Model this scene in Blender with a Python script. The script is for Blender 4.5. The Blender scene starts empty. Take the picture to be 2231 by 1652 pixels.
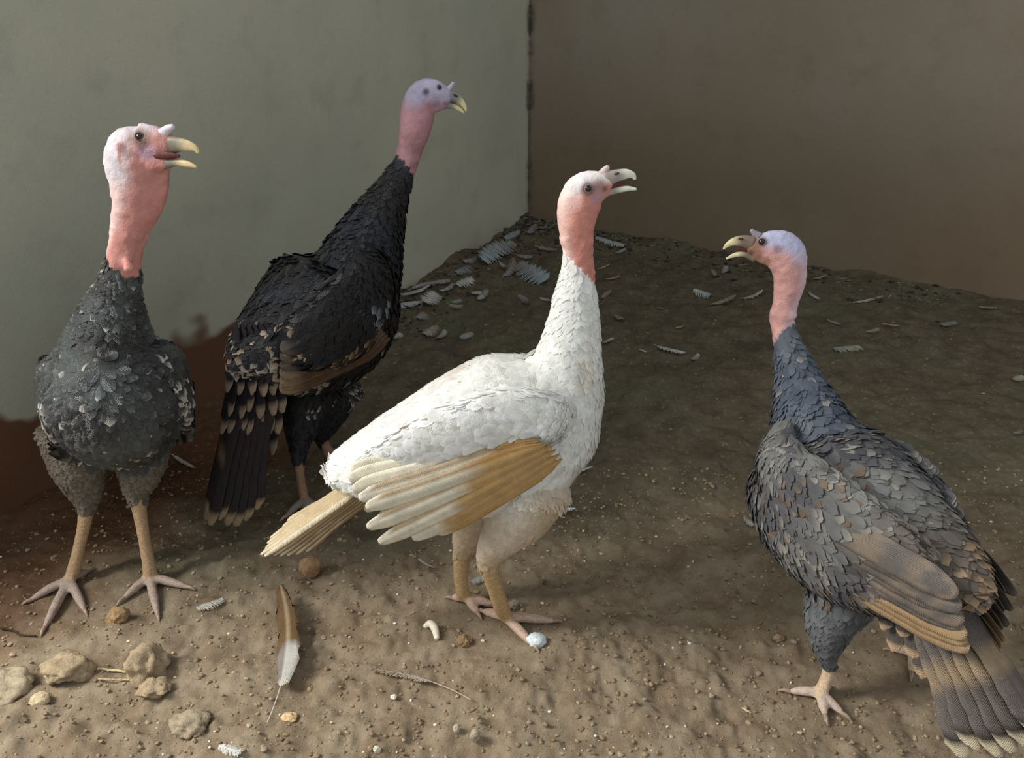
import bpy, math, random
import numpy as np
from mathutils import Vector
from mathutils.bvhtree import BVHTree

random.seed(7)
RNG = np.random.default_rng(7)
SC = bpy.context.scene
COL = SC.collection

# ------------------------------------------------------------------ camera
F_PX, PITCH, CAM_H = 1900.0, math.radians(26.8), 0.94
cam_d = bpy.data.cameras.new('camera')
cam_d.sensor_width = 36.0
cam_d.lens = 36.0 * F_PX / 2231.0
cam_d.clip_start = 0.02
cam = bpy.data.objects.new('camera', cam_d)
cam.location = (0, 0, CAM_H)
cam.rotation_euler = (math.pi / 2 - PITCH, 0, 0)
COL.objects.link(cam)
SC.camera = cam

# ------------------------------------------------------------------ light
world = bpy.data.worlds.new('sky')
SC.world = world
world.use_nodes = True
bg = world.node_tree.nodes['Background']
bg.inputs['Color'].default_value = (0.93, 0.98, 1.0, 1)
bg.inputs['Strength'].default_value = 0.70

key_d = bpy.data.lights.new('doorway_daylight', 'AREA')
key_d.shape = 'RECTANGLE'
key_d.size, key_d.size_y = 0.70, 1.0
key_d.energy = 84
key_d.color = (1.0, 0.97, 0.92)
key = bpy.data.objects.new('doorway_daylight', key_d)
key.location = (-2.0, 0.68, 1.75)
key.rotation_euler = (Vector((0.0, 1.0, 0.2)) - Vector(key.location)).to_track_quat('-Z', 'Y').to_euler()
COL.objects.link(key)

SC.view_settings.view_transform = 'Standard'
SC.view_settings.look = 'None'
SC.view_settings.gamma = 1.0
SC.view_settings.exposure = 0.0
SC.view_settings.use_curve_mapping = False


# ------------------------------------------------------------------ helpers
def lin(r, g=None, b=None):
    if g is None:
        r, g, b = r
    c = np.array([r, g, b], float) / 255.0
    return np.where(c <= 0.04045, c / 12.92, ((c + 0.055) / 1.055) ** 2.4)


def ray(px, py):
    u = (px - 1115.5) / F_PX
    v = (826 - py) / F_PX
    return np.array([u, math.cos(PITCH) + v * math.sin(PITCH), -math.sin(PITCH) + v * math.cos(PITCH)])


EYE = np.array([0, 0, CAM_H])


def at(px, py, Y):
    """world point at horizontal distance Y seen at that pixel"""
    d = ray(px, py)
    return EYE + d * (Y / d[1])


def G(px, py):
    """point of the level ground seen at that pixel"""
    d = ray(px, py)
    return EYE + d * (CAM_H / -d[2])


def mpp(P):
    """metres per pixel at a point"""
    P = np.asarray(P)
    return (P[1] * math.cos(PITCH) + (CAM_H - P[2]) * math.sin(PITCH)) / F_PX


def unit(v):
    v = np.asarray(v, float)
    n = np.linalg.norm(v, axis=-1, keepdims=True)
    return v / np.maximum(n, 1e-9)


def _hash(ix, iy, iz, seed):
    n = (ix * 374761393 + iy * 668265263 + iz * 2147483647 + seed * 974634777) & 0xFFFFFFFF
    n = ((n ^ (n >> 13)) * 1274126177) & 0xFFFFFFFF
    n = (n ^ (n >> 16)) & 0xFFFFFFFF
    return n.astype(np.float64) / 4294967295.0


def noise3(P, scale, seed=0):
    """value noise in -1..1"""
    Q = np.asarray(P, float) * scale
    i = np.floor(Q).astype(np.int64)
    f = Q - i
    f = f * f * (3 - 2 * f)
    out = 0
    for dx in (0, 1):
        wx = f[:, 0] if dx else 1 - f[:, 0]
        for dy in (0, 1):
            wy = f[:, 1] if dy else 1 - f[:, 1]
            for dz in (0, 1):
                wz = f[:, 2] if dz else 1 - f[:, 2]
                out = out + wx * wy * wz * _hash(i[:, 0] + dx, i[:, 1] + dy, i[:, 2] + dz, seed)
    return out * 2 - 1


def smooth01(x, a, b):
    t = np.clip((x - a) / (b - a), 0, 1)
    return t * t * (3 - 2 * t)


def catmull(arr, m):
    """resample rows of arr (N,k) at m even parameters"""
    arr = np.asarray(arr, float)
    n = len(arr)
    ext = np.vstack([2 * arr[0] - arr[1], arr, 2 * arr[-1] - arr[-2]])
    t = np.linspace(0, n - 1 - 1e-6, m)
    i = t.astype(int)
    f = (t - i)[:, None]
    p0, p1, p2, p3 = ext[i], ext[i + 1], ext[i + 2], ext[i + 3]
    return 0.5 * (2 * p1 + (p2 - p0) * f + (2 * p0 - 5 * p1 + 4 * p2 - p3) * f ** 2 + (3 * p1 - p0 - 3 * p2 + p3) * f ** 3)


def tag(o, label=None, cat=None, group=None, kind=None):
    if label: o['label'] = label
    if cat: o['category'] = cat
    if group: o['group'] = group
    if kind: o['kind'] = kind
    return o


def empty(name, loc):
    o = bpy.data.objects.new(name, None)
    o.empty_display_size = 0.05
    o.location = loc
    COL.objects.link(o)
    return o


def mesh_data(name, V, faces, cols=None, mats=(), smooth=True, mat_index=None, barb=None):
    me = bpy.data.meshes.new(name)
    V = np.asarray(V, float)
    if isinstance(faces, np.ndarray):
        nf, k = faces.shape
        me.vertices.add(len(V))
        me.vertices.foreach_set('co', V.astype(np.float32).ravel())
        me.loops.add(nf * k)
        me.loops.foreach_set('vertex_index', faces.astype(np.int32).ravel())
        me.polygons.add(nf)
        me.polygons.foreach_set('loop_start', np.arange(0, nf * k, k, dtype=np.int32))
        me.update(calc_edges=True)
        me.validate()
    else:
        me.from_pydata([tuple(v) for v in V], [], [tuple(f) for f in faces])
        me.update()
    if cols is not None:
        cols = np.asarray(cols)
        if cols.shape[1] == 4:
            barb, cols = cols[:, 3], cols[:, :3]
        at_ = me.color_attributes.new('Col', 'FLOAT_COLOR', 'POINT')
        c4 = np.ones((len(V), 4), np.float32)
        c4[:, :3] = cols
        at_.data.foreach_set('color', c4.ravel())
    if barb is not None:
        ab = me.attributes.new('Barb', 'FLOAT', 'POINT')
        ab.data.foreach_set('value', np.asarray(barb, np.float32))
    for m in mats:
        me.materials.append(m)
    me.polygons.foreach_set('use_smooth', np.full(len(me.polygons), smooth))
    if mat_index is not None:
        me.polygons.foreach_set('material_index', np.asarray(mat_index, np.int32))
    return me


def put(name, me, parent=None, loc=(0, 0, 0)):
    o = bpy.data.objects.new(name, me)
    if parent:
        o.parent = parent
    else:
        o.location = loc
    COL.objects.link(o)
    return o


# ------------------------------------------------------------------ materials
def new_mat(name):
    m = bpy.data.materials.new(name)
    m.use_nodes = True
    nt = m.node_tree
    return m, nt, nt.nodes['Principled BSDF']


def N(nt, kind, **kw):
    n = nt.nodes.new(kind)
    for k, v in kw.items():
        if k in n.inputs.keys():
            n.inputs[k].default_value = v
        else:
            setattr(n, k, v)
    return n


def mix_rgb(nt, fac, a, b, mode='MIX'):
    n = nt.nodes.new('ShaderNodeMix')
    n.data_type = 'RGBA'
    n.blend_type = mode
    for sock, val in ((n.inputs[0], fac), (n.inputs[6], a), (n.inputs[7], b)):
        if hasattr(val, 'is_linked'):
            nt.links.new(val, sock)
        elif isinstance(val, (int, float)):
            sock.default_value = val
        else:
            sock.default_value = (*val, 1)
    return n.outputs[2]


def math_n(nt, op, a, b=None, clamp=False):
    n = nt.nodes.new('ShaderNodeMath')
    n.operation = op
    n.use_clamp = clamp
    for sock, val in zip(n.inputs, (a, b)):
        if val is None: continue
        if hasattr(val, 'is_linked'):
            nt.links.new(val, sock)
        else:
            sock.default_value = val
    return n.outputs[0]


def ramp(nt, src, a, b):
    n = nt.nodes.new('ShaderNodeMapRange')
    n.interpolation_type = 'SMOOTHSTEP'
    nt.links.new(src, n.inputs[0])
    n.inputs[1].default_value = a
    n.inputs[2].default_value = b
    return n.outputs[0]


def noise_n(nt, coord, scale, detail=4, rough=0.6):
    n = nt.nodes.new('ShaderNodeTexNoise')
    n.inputs['Scale'].default_value = scale
    n.inputs['Detail'].default_value = detail
    n.inputs['Roughness'].default_value = rough
    nt.links.new(coord, n.inputs['Vector'])
    return n.outputs['Fac']


def bump_n(nt, height, strength, dist, bsdf, chain=None):
    b = nt.nodes.new('ShaderNodeBump')
    b.inputs['Strength'].default_value = strength
    b.inputs['Distance'].default_value = dist
    nt.links.new(height, b.inputs['Height'])
    if chain is not None:
        nt.links.new(chain, b.inputs['Normal'])
    nt.links.new(b.outputs[0], bsdf.inputs['Normal'])
    return b.outputs[0]


def attr_mat(name, rough, spec, var=0.12, vscale=120, bump=0.0, bscale=300, sss=0.0, sheen=0.0, bdist=0.002, barbs=0.0, trans=0.0):
    m, nt, b = new_mat(name)
    a = N(nt, 'ShaderNodeAttribute', attribute_name='Col')
    tc = N(nt, 'ShaderNodeTexCoord')
    n = noise_n(nt, tc.outputs['Object'], vscale)
    v = nt.nodes.new('ShaderNodeMapRange')
    nt.links.new(n, v.inputs[0])
    v.inputs[1].default_value, v.inputs[2].default_value = 0.3, 0.7
    v.inputs[3].default_value, v.inputs[4].default_value = 1 - var, 1 + var
    hsv = nt.nodes.new('ShaderNodeHueSaturation')
    nt.links.new(a.outputs['Color'], hsv.inputs['Color'])
    nt.links.new(v.outputs[0], hsv.inputs['Value'])
    nt.links.new(hsv.outputs[0], b.inputs['Base Color'])
    b.inputs['Roughness'].default_value = rough
    b.inputs['Specular IOR Level'].default_value = spec
    if sss:
        b.inputs['Subsurface Weight'].default_value = sss
        b.inputs['Subsurface Radius'].default_value = (0.008, 0.003, 0.002)
        b.inputs['Subsurface Scale'].default_value = 0.6
    if sheen:
        b.inputs['Sheen Weight'].default_value = sheen
        b.inputs['Sheen Roughness'].default_value = 0.5
    chain = None
    if bump:
        chain = bump_n(nt, noise_n(nt, tc.outputs['Object'], bscale, 3), bump, bdist, b)
    if barbs:
        ab = N(nt, 'ShaderNodeAttribute', attribute_name='Barb')
        ph = math_n(nt, 'ADD', math_n(nt, 'MULTIPLY', ab.outputs['Fac'], 2 * math.pi / 0.0021), math_n(nt, 'MULTIPLY', noise_n(nt, tc.outputs['Object'], 180, 2), 9.0))
        wv = math_n(nt, 'SINE', ph)
        bump_n(nt, wv, barbs, 0.0006, b, chain)
        val = math_n(nt, 'MULTIPLY', v.outputs[0], math_n(nt, 'ADD', math_n(nt, 'MULTIPLY', wv, 0.07 * barbs / 0.5), 1.0))
        nt.links.new(val, hsv.inputs['Value'])
    if trans:
        tr = nt.nodes.new('ShaderNodeBsdfTranslucent')
        nt.links.new(hsv.outputs[0], tr.inputs['Color'])
        mx = nt.nodes.new('ShaderNodeMixShader')
        mx.inputs[0].default_value = trans
        nt.links.new(b.outputs[0], mx.inputs[1])
        nt.links.new(tr.outputs[0], mx.inputs[2])
        nt.links.new(mx.outputs[0], nt.nodes['Material Output'].inputs['Surface'])
    return m


M_PLUME = attr_mat('plumage_matte', 0.75, 0.2, 0.10, 90, 0.2, 500, barbs=0.2, trans=0.35)
M_PLUME_G = attr_mat('plumage_glossy', 0.42, 0.55, 0.18, 90, 0.35, 500, barbs=0.6)
M_VANE = attr_mat('feather_vane', 0.65, 0.25, 0.14, 60, 0.3, 420, barbs=0.5, trans=0.2)
M_SKIN = attr_mat('bare_skin', 0.55, 0.35, 0.10, 130, 0.5, 330, sss=0.25)
M_LEG = attr_mat('scaly_leg', 0.6, 0.3, 0.22, 220, 0.6, 420)
M_HORN = attr_mat('horn', 0.4, 0.4, 0.1, 150)
M_CLOD = attr_mat('soil_clod', 0.95, 0.1, 0.25, 140, 0.8, 330)


def make_eye_mat():
    m, nt, b = new_mat('eye_gloss')
    tc = N(nt, 'ShaderNodeTexCoord')
    n = noise_n(nt, tc.outputs['Object'], 200)
    nt.links.new(mix_rgb(nt, n, (0.004, 0.003, 0.003), (0.02, 0.012, 0.008)), b.inputs['Base Color'])
    b.inputs['Roughness'].default_value = 0.12
    return m


M_EYE = make_eye_mat()


def make_ground_mat():
    m, nt, b = new_mat('trodden_soil')
    tc = N(nt, 'ShaderNodeTexCoord')
    P = tc.outputs['Object']
    big = noise_n(nt, P, 2.2, 5, 0.6)
    mid = noise_n(nt, P, 16, 6, 0.65)
    fine = noise_n(nt, P, 110, 6, 0.7)
    sep = N(nt, 'ShaderNodeSeparateXYZ')
    nt.links.new(P, sep.inputs[0])
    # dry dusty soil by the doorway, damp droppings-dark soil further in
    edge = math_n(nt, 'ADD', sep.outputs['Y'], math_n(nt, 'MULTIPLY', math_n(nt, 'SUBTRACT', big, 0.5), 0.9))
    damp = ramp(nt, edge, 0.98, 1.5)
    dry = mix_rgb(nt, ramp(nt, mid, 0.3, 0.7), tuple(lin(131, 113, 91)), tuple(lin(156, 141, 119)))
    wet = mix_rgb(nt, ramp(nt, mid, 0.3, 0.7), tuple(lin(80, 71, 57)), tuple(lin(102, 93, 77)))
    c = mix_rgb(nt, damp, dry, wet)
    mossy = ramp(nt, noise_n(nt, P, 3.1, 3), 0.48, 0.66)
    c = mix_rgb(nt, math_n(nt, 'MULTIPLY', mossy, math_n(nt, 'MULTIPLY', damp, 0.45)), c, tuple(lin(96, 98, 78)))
    # reddish soil tint along the left wall, deepened to paint in its shade
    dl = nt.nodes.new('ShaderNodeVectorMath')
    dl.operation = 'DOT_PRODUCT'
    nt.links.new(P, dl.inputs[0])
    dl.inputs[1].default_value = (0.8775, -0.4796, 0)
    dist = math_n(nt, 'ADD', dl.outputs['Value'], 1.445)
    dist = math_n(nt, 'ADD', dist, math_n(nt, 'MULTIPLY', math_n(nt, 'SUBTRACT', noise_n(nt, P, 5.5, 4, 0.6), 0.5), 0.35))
    rust_shade = math_n(nt, 'MULTIPLY', ramp(nt, dist, 0.36, 0.22), ramp(nt, sep.outputs['Y'], 1.95, 1.6))
    c = mix_rgb(nt, math_n(nt, 'MULTIPLY', rust_shade, 0.75), c, tuple(lin(88, 52, 30)))
    c = mix_rgb(nt, math_n(nt, 'MULTIPLY', ramp(nt, fine, 0.56, 0.72), 0.45), c, tuple(lin(88, 66, 44)))
    c = mix_rgb(nt, math_n(nt, 'MULTIPLY', ramp(nt, fine, 0.44, 0.30), 0.35), c, tuple(lin(190, 172, 146)))
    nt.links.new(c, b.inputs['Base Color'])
    b.inputs['Roughness'].default_value = 0.95
    b.inputs['Specular IOR Level'].default_value = 0.15
    k = bump_n(nt, noise_n(nt, P, 60, 8, 0.75), 0.7, 0.006, b)
    bump_n(nt, noise_n(nt, P, 260, 4, 0.7), 0.6, 0.002, b, k)
    return m


def make_wall_mat(name, base, alt, dark, brown_band=None, crack=None, lower=None):
    m, nt, b = new_mat(name)
    tc = N(nt, 'ShaderNodeTexCoord')
    P = tc.outputs['Object']
    sep = N(nt, 'ShaderNodeSeparateXYZ')
    nt.links.new(P, sep.inputs[0])
    X, Z = sep.outputs['X'], sep.outputs['Z']
    n1 = noise_n(nt, P, 1.7, 4, 0.55)
    n2 = noise_n(nt, P, 9, 5, 0.6)
    n3 = noise_n(nt, P, 70, 5, 0.7)
    c = mix_rgb(nt, ramp(nt, n1, 0.35, 0.68), tuple(lin(base)), tuple(lin(alt)))
    c = mix_rgb(nt, math_n(nt, 'MULTIPLY', ramp(nt, n2, 0.5, 0.75), 0.35), c, tuple(lin(dark)))
    c = mix_rgb(nt, math_n(nt, 'MULTIPLY', ramp(nt, n3, 0.6, 0.75), 0.35), c, tuple(lin(dark)))
    if lower:
        lo = math_n(nt, 'SUBTRACT', Z, math_n(nt, 'MULTIPLY', math_n(nt, 'SUBTRACT', n1, 0.5), 0.5))
        c = mix_rgb(nt, math_n(nt, 'MULTIPLY', ramp(nt, lo, lower[1], lower[2]), 0.6), c, tuple(lin(lower[0])))
    if brown_band:  # brown band low on the wall, with an uneven top edge
        col, z_top, x0, x1 = brown_band
        e = math_n(nt, 'SUBTRACT', Z, math_n(nt, 'MULTIPLY', math_n(nt, 'SUBTRACT', noise_n(nt, P, 4.0, 3, 0.5), 0.5), 0.30))
        s = ramp(nt, e, z_top + 0.012, z_top - 0.012)
        s = math_n(nt, 'MULTIPLY', s, ramp(nt, math_n(nt, 'ADD', X, math_n(nt, 'MULTIPLY', n2, 0.1)), x0, x1))
        c = mix_rgb(nt, math_n(nt, 'MULTIPLY', s, 0.92), c, tuple(lin(col)))
    # black mould running down the corner joint
    d = math_n(nt, 'ABSOLUTE', math_n(nt, 'ADD', X, math_n(nt, 'MULTIPLY', math_n(nt, 'SUBTRACT', n2, 0.5), 0.02)))
    v = math_n(nt, 'MULTIPLY', ramp(nt, d, 0.030, 0.004), ramp(nt, noise_n(nt, P, 5.0, 5, 0.65), 0.45, 0.58))
    c = mix_rgb(nt, math_n(nt, 'MULTIPLY', v, 0.75), c, tuple(lin(48, 46, 42)))
    if crack:
        cx, z0 = crack
        wob = math_n(nt, 'MULTIPLY', math_n(nt, 'SUBTRACT', noise_n(nt, P, 12, 4, 0.7), 0.5), 0.03)
        d = math_n(nt, 'ABSOLUTE', math_n(nt, 'ADD', math_n(nt, 'SUBTRACT', X, cx), wob))
        v = math_n(nt, 'MULTIPLY', ramp(nt, d, 0.006, 0.001), ramp(nt, Z, z0, z0 + 0.25))
        c = mix_rgb(nt, math_n(nt, 'MULTIPLY', v, 0.6), c, tuple(lin(50, 48, 42)))
    nt.links.new(c, b.inputs['Base Color'])
    b.inputs['Roughness'].default_value = 0.92
    b.inputs['Specular IOR Level'].default_value = 0.15
    k = bump_n(nt, n3, 0.25, 0.004, b)
    bump_n(nt, noise_n(nt, P, 420, 2, 0.6), 0.35, 0.0015, b, k)
    return m


# ------------------------------------------------------------------ room corner
CORNER = np.array([0.058, 3.119])
L_DIR = unit(np.array([-0.991, -1.813]))          # along the left wall, towards the viewer
R_DIR = np.array([-L_DIR[1], L_DIR[0]])           # right wall, square to it
L_END = (3.119 - 0.97) / -L_DIR[1]                # doorway jamb


def wall(name, d, inward, length, height, mat, thick=0.18):
    nx, nz = int(length / 0.035), int(height / 0.05)
    u = np.linspace(-0.02, length, nx + 1)
    z = np.linspace(-0.12, height, nz + 1)
    U, Z = np.meshgrid(u, z)
    pts = np.stack([U.ravel(), np.zeros(U.size), Z.ravel()], 1)
    off = 0.006 * noise3(pts, 3.0, 5) + 0.003 * noise3(pts, 11.0, 6) + 0.0012 * noise3(pts, 40.0, 8)
    off *= smooth01(np.abs(pts[:, 0]), 0.0, 0.05)
    front = pts.copy()
    front[:, 1] = off
    back = pts.copy()
    back[:, 1] = -thick
    nv = len(front)
    V = np.vstack([front, back])
    faces = []
    w = nx + 1
    for j in range(nz):
        for i in range(nx):
            a = j * w + i
            faces.append((a, a + 1, a + 1 + w, a + w))
            faces.append((nv + a, nv + a + w, nv + a + w + 1, nv + a + 1))
    for i in range(nx):
        a, b_ = i, i + 1
        faces.append((a, nv + a, nv + b_, b_))
        a, b_ = nz * w + i, nz * w + i + 1
        faces.append((a, b_, nv + b_, nv + a))
    for j in range(nz):
        a, b_ = j * w, (j + 1) * w
        faces.append((a, b_, nv + b_, nv + a))
        a, b_ = j * w + nx, (j + 1) * w + nx
        faces.append((a, nv + a, nv + b_, b_))
    me = mesh_data(name, V, np.array(faces), mats=[mat])
    o = put(name, me, loc=(CORNER[0], CORNER[1], 0))
    # local +Y must look into the room
    o.rotation_euler = (0, 0, math.atan2(d[1], d[0]))
    yl = np.array([-d[1], d[0]])
    if yl @ inward < 0:
        o.scale = (1, -1, 1)
    tag(o, kind='structure')
    return o


def flip_fix(o):
    if o.scale[1] < 0:
        me = o.data
        co = np.empty(len(me.vertices) * 3, np.float32)
        me.vertices.foreach_get('co', co)
        co = co.reshape(-1, 3)
        co[:, 1] *= -1
        me.vertices.foreach_set('co', co.ravel())
        me.flip_normals()
        me.update()
        o.scale = (1, 1, 1)


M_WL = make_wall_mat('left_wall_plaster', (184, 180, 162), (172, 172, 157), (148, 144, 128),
                     brown_band=((94, 54, 28), 0.17, 1.30, 1.36), crack=(0.60, 0.98))
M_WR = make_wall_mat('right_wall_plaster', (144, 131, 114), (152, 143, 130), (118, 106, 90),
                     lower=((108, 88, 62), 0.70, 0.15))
wl = wall('wall_left', L_DIR, R_DIR, L_END, 2.5, M_WL)
flip_fix(wl)
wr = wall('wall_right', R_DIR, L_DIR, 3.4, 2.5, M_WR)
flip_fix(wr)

# ground: a trodden soil floor with real relief
FEET = [G(1100, 1358), G(1130, 1370), G(1030, 1325), G(328, 1290), G(150, 1295), G(668, 1100), G(735, 1003), G(1782, 1520), G(1930, 1440)]


def ground_h(x, y):
    P = np.stack([np.asarray(x, float).ravel(), np.asarray(y, float).ravel(), np.zeros(np.size(x))], 1)
    h = 0.010 * noise3(P, 3.1, 21) + 0.006 * noise3(P, 11.0, 22) + 0.005 * noise3(P, 34.0, 23) + 0.0032 * noise3(P, 85.0, 24)
    h += 0.0018 * noise3(P, 190.0, 25)
    near = smooth01(P[:, 1], 1.5, 1.0)
    h += near * 0.009 * np.maximum(0, noise3(P, 48.0, 26) - 0.15)
    # litter banked up against the two walls
    rel = P[:, :2] - CORNER
    dl = rel @ R_DIR
    dr = rel @ L_DIR
    lump = 0.6 + 0.8 * noise3(P, 7.0, 27)
    h += 0.035 * np.exp(-np.maximum(dl, 0) / 0.10) * np.clip(lump, 0, 2) * smooth01(dr, 1.5, 0.9)
    h += 0.030 * np.exp(-np.maximum(dr, 0) / 0.10) * np.clip(lump, 0, 2)
    keep = np.ones(len(P))
    for f in FEET:
        d2 = (P[:, 0] - f[0]) ** 2 + (P[:, 1] - f[1]) ** 2
        keep *= 1 - 0.8 * np.exp(-d2 / (2 * 0.05 ** 2))
    return h * keep


def gz(x, y):
    return float(ground_h([x], [y])[0])


def build_ground():
    nx, ny = 700, 560
    t = np.linspace(0, 1, ny)
    y = 0.15 + 3.25 * (0.45 * t + 0.55 * t ** 2.0)
    s = np.linspace(-1, 1, nx)
    x = 0.1 + 2.4 * (0.55 * s + 0.45 * s ** 3)
    X, Y = np.meshgrid(x, y)
    Z = ground_h(X, Y)
    V = np.stack([X.ravel(), Y.ravel(), Z], 1)
    j, i = np.meshgrid(np.arange(ny - 1), np.arange(nx - 1), indexing='ij')
    a = (j * nx + i).ravel()
    faces = np.stack([a, a + 1, a + 1 + nx, a + nx], 1)
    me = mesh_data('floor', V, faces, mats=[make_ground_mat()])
    return tag(put('floor', me), kind='structure')


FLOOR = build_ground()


# ------------------------------------------------------------------ feathers
def feather_geo(base, tip, width, normal, colf, rows=12, cols=7, bend=0.0, sweep=0.0, camber=0.18, quill=0.0, blunt=0.75, jag=0.03, thick=0.0005, rng=None):
    """one vane: returns verts, quads, colours. colf(t, s) -> linear rgb"""
    rng = rng or RNG
    base, tip = np.asarray(base, float), np.asarray(tip, float)
    L = np.linalg.norm(tip - base)
    D = (tip - base) / L
    Nn = unit(normal - (normal @ D) * D)
    W = np.cross(Nn, D)
    t = 1 - (1 - np.linspace(0, 1, rows)) ** 1.5
    s = np.linspace(-1, 1, cols)
    V, C, Bb = [], [], []
    for k, tt in enumerate(t):
        tq = max(0.0, (tt - quill) / (1 - quill)) if quill < 1 else tt
        if tt < quill:
            w = 0.045
        else:
            w = (min(1.0, tq / 0.22) ** 0.6) * math.sqrt(max(0.0, 1.0 - max(0, (tq - blunt) / (1.02 - blunt)) ** 2))
            w = max(w, 0.06)
        for q, ss in enumerate(s):
            ww = w * width * 0.5 * ss
            jj = 0
            if abs(ss) == 1 and tt > quill:
                ww *= 1 + jag * 2 * (rng.random() - 0.5)
                jj = -jag * L * 0.3 * rng.random()
            along = tt * L - abs(ss) ** 2 * w * width * 0.16 * tt + jj
            hgt = -camber * abs(ss) ** 1.6 * w * width * 0.5 + bend * L * (tt * tt)
            if ss == 0: hgt += 0.0008
            p = base + D * along + W * (ww + sweep * L * 4 * tt * (1 - tt)) + Nn * hgt
            V.append(p)
            C.append(colf(tt, ss))
            Bb.append(tt * L - 0.8 * abs(ww))
    V = np.array(V)
    C = np.array(C)
    Fq = []
    for r in range(rows - 1):
        for q in range(cols - 1):
            a = r * cols + q
            Fq.append((a, a + 1, a + 1 + cols, a + cols))
    if thick:
        n = len(V)
        V = np.vstack([V, V - Nn * thick])
        C = np.vstack([C, C])
        Bb = Bb + Bb
        F2 = [(a + n, d + n, c + n, b + n) for a, b, c, d in Fq]
        rim = []
        ring = [r * cols for r in range(rows)] + [(rows - 1) * cols + q for q in range(1, cols)] + \
               [r * cols + cols - 1 for r in range(rows - 2, -1, -1)] + [q for q in range(cols - 2, 0, -1)]
        for a, b in zip(ring, ring[1:] + ring[:1]):
            rim.append((a, b, b + n, a + n))
        Fq = Fq + F2 + rim
    return V, np.array(Fq), np.hstack([C, np.array(Bb)[:, None]])


def drape(bvh, Pos, Dir, Nor, Len, Lift):
    """turn each small feather so that its tip lies just over the surface"""
    Dir = unit(Dir - np.sum(Dir * Nor, 1, keepdims=True) * Nor)
    Tip = Pos + Dir * Len[:, None]
    D2, N2 = Dir.copy(), Nor.copy()
    for i in range(len(Pos)):
        loc, nor, k, d = bvh.find_nearest(Vector(Tip[i]))
        if loc is None: continue
        nr = np.array(nor)
        if nr @ Nor[i] < 0.1: nr = Nor[i]
        tgt = np.array(loc) + nr * (Lift[i] * Len[i] + 0.0012)
        D2[i] = tgt - Pos[i]
        N2[i] = Nor[i] + nr
    D2 = unit(D2)
    N2 = unit(N2 - np.sum(N2 * D2, 1, keepdims=True) * D2)
    return D2, N2


def plume_batch(Pos, Dir, Nor, Len, Wid, Lift, Cb, Ct, rng, band=0.62):
    """many small contour feathers as one mesh: 5 rows x 3 columns each"""
    n = len(Pos)
    Dir = unit(Dir - np.sum(Dir * Nor, 1, keepdims=True) * Nor)
    W = np.cross(Nor, Dir)
    rows = [(0.0, 0.40, 0.0), (0.40, 0.92, 0.6), (0.70, 1.0, 0.9), (0.90, 0.78, 1.0), (1.0, 0.38, 1.0)]
    V = np.zeros((n, 15, 3))
    C = np.zeros((n, 15, 4))
    off = rng.random(n) * 0.01
    JJ = {-1: (rng.random(n) - 0.5) * 0.12, 0: np.zeros(n), 1: (rng.random(n) - 0.5) * 0.12}
    k = 0
    for (t, w, l) in rows:
        for s in (-1, 0, 1):
            jit = JJ[s] * t
            along = (t + jit - (0.10 * t if s else 0)) * Len
            up = Lift * Len * l * t - (0.09 * Wid * abs(s) * w)
            V[:, k] = Pos + Dir * along[:, None] + W * (s * 0.5 * w * Wid)[:, None] + Nor * up[:, None]
            m = smooth01(np.full(n, t), band - 0.05, band + 0.2)[:, None]
            sh = 1.0 if s == 0 else 0.94
            C[:, k, :3] = (Cb * (1 - m) + Ct * m) * sh
            C[:, k, 3] = along - 0.8 * abs(s) * 0.5 * w * Wid + off
            k += 1
    base = (np.arange(n) * 15)[:, None]
    quads = []
    for r in range(4):
        for q in range(2):
            a = r * 3 + q
            quads.append([a, a + 1, a + 4, a + 3])
    quads = np.array(quads)
    Fq = (base[:, :, None] + quads[None]).reshape(-1, 4)
    return V.reshape(-1, 3), Fq, C.reshape(-1, 4)


# ------------------------------------------------------------------ lofts
def loft(P, S, a, b, nr=20, cap=True):
    """elliptical tube through stations P; a across S, b in the plane of the curve"""
    P = np.asarray(P, float)
    T = np.gradient(P, axis=0)
    T = unit(T)
    S = unit(S - np.sum(S * T, 1, keepdims=True) * T)
    U = np.cross(T, S)
    ang = np.linspace(0, 2 * math.pi, nr, endpoint=False)
    V = P[:, None] + S[:, None] * (np.cos(ang)[None, :, None] * a[:, None, None]) + U[:, None] * (np.sin(ang)[None, :, None] * b[:, None, None])
    m = len(P)
    V = V.reshape(-1, 3)
    faces = []
    for i in range(m - 1):
        for j in range(nr):
            j2 = (j + 1) % nr
            faces.append((i * nr + j, i * nr + j2, (i + 1) * nr + j2, (i + 1) * nr + j))
    V = np.vstack([V, P[0] - T[0] * min(a[0], b[0]) * 0.6, P[-1] + T[-1] * min(a[-1], b[-1]) * 0.6])
    c0, c1 = m * nr, m * nr + 1
    for j in range(nr):
        j2 = (j + 1) % nr
        faces.append((c0, j2, j, j))
        faces.append((c1, (m - 1) * nr + j, (m - 1) * nr + j2, (m - 1) * nr + j2))
    faces = [tuple(dict.fromkeys(f)) for f in faces]
    return V, faces, T, S, U


class Chain:
    def __init__(self, kind, pts, side, m=40):
        """pts rows: x,y,z,a,b"""
        arr = catmull(np.asarray(pts, float), m)
        self.kind = kind
        self.P = arr[:, :3]
        self.a = np.maximum(arr[:, 3], 0.001)
        self.b = np.maximum(arr[:, 4], 0.001)
        side = np.asarray(side, float)
        self.S0 = np.repeat(side[None], m, 0) if side.ndim == 1 else catmull(side, m)
        self.V, self.F, self.T, self.S, self.U = loft(self.P, self.S0, self.a, self.b)
        self.t = np.linspace(0, 1, m)


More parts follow.
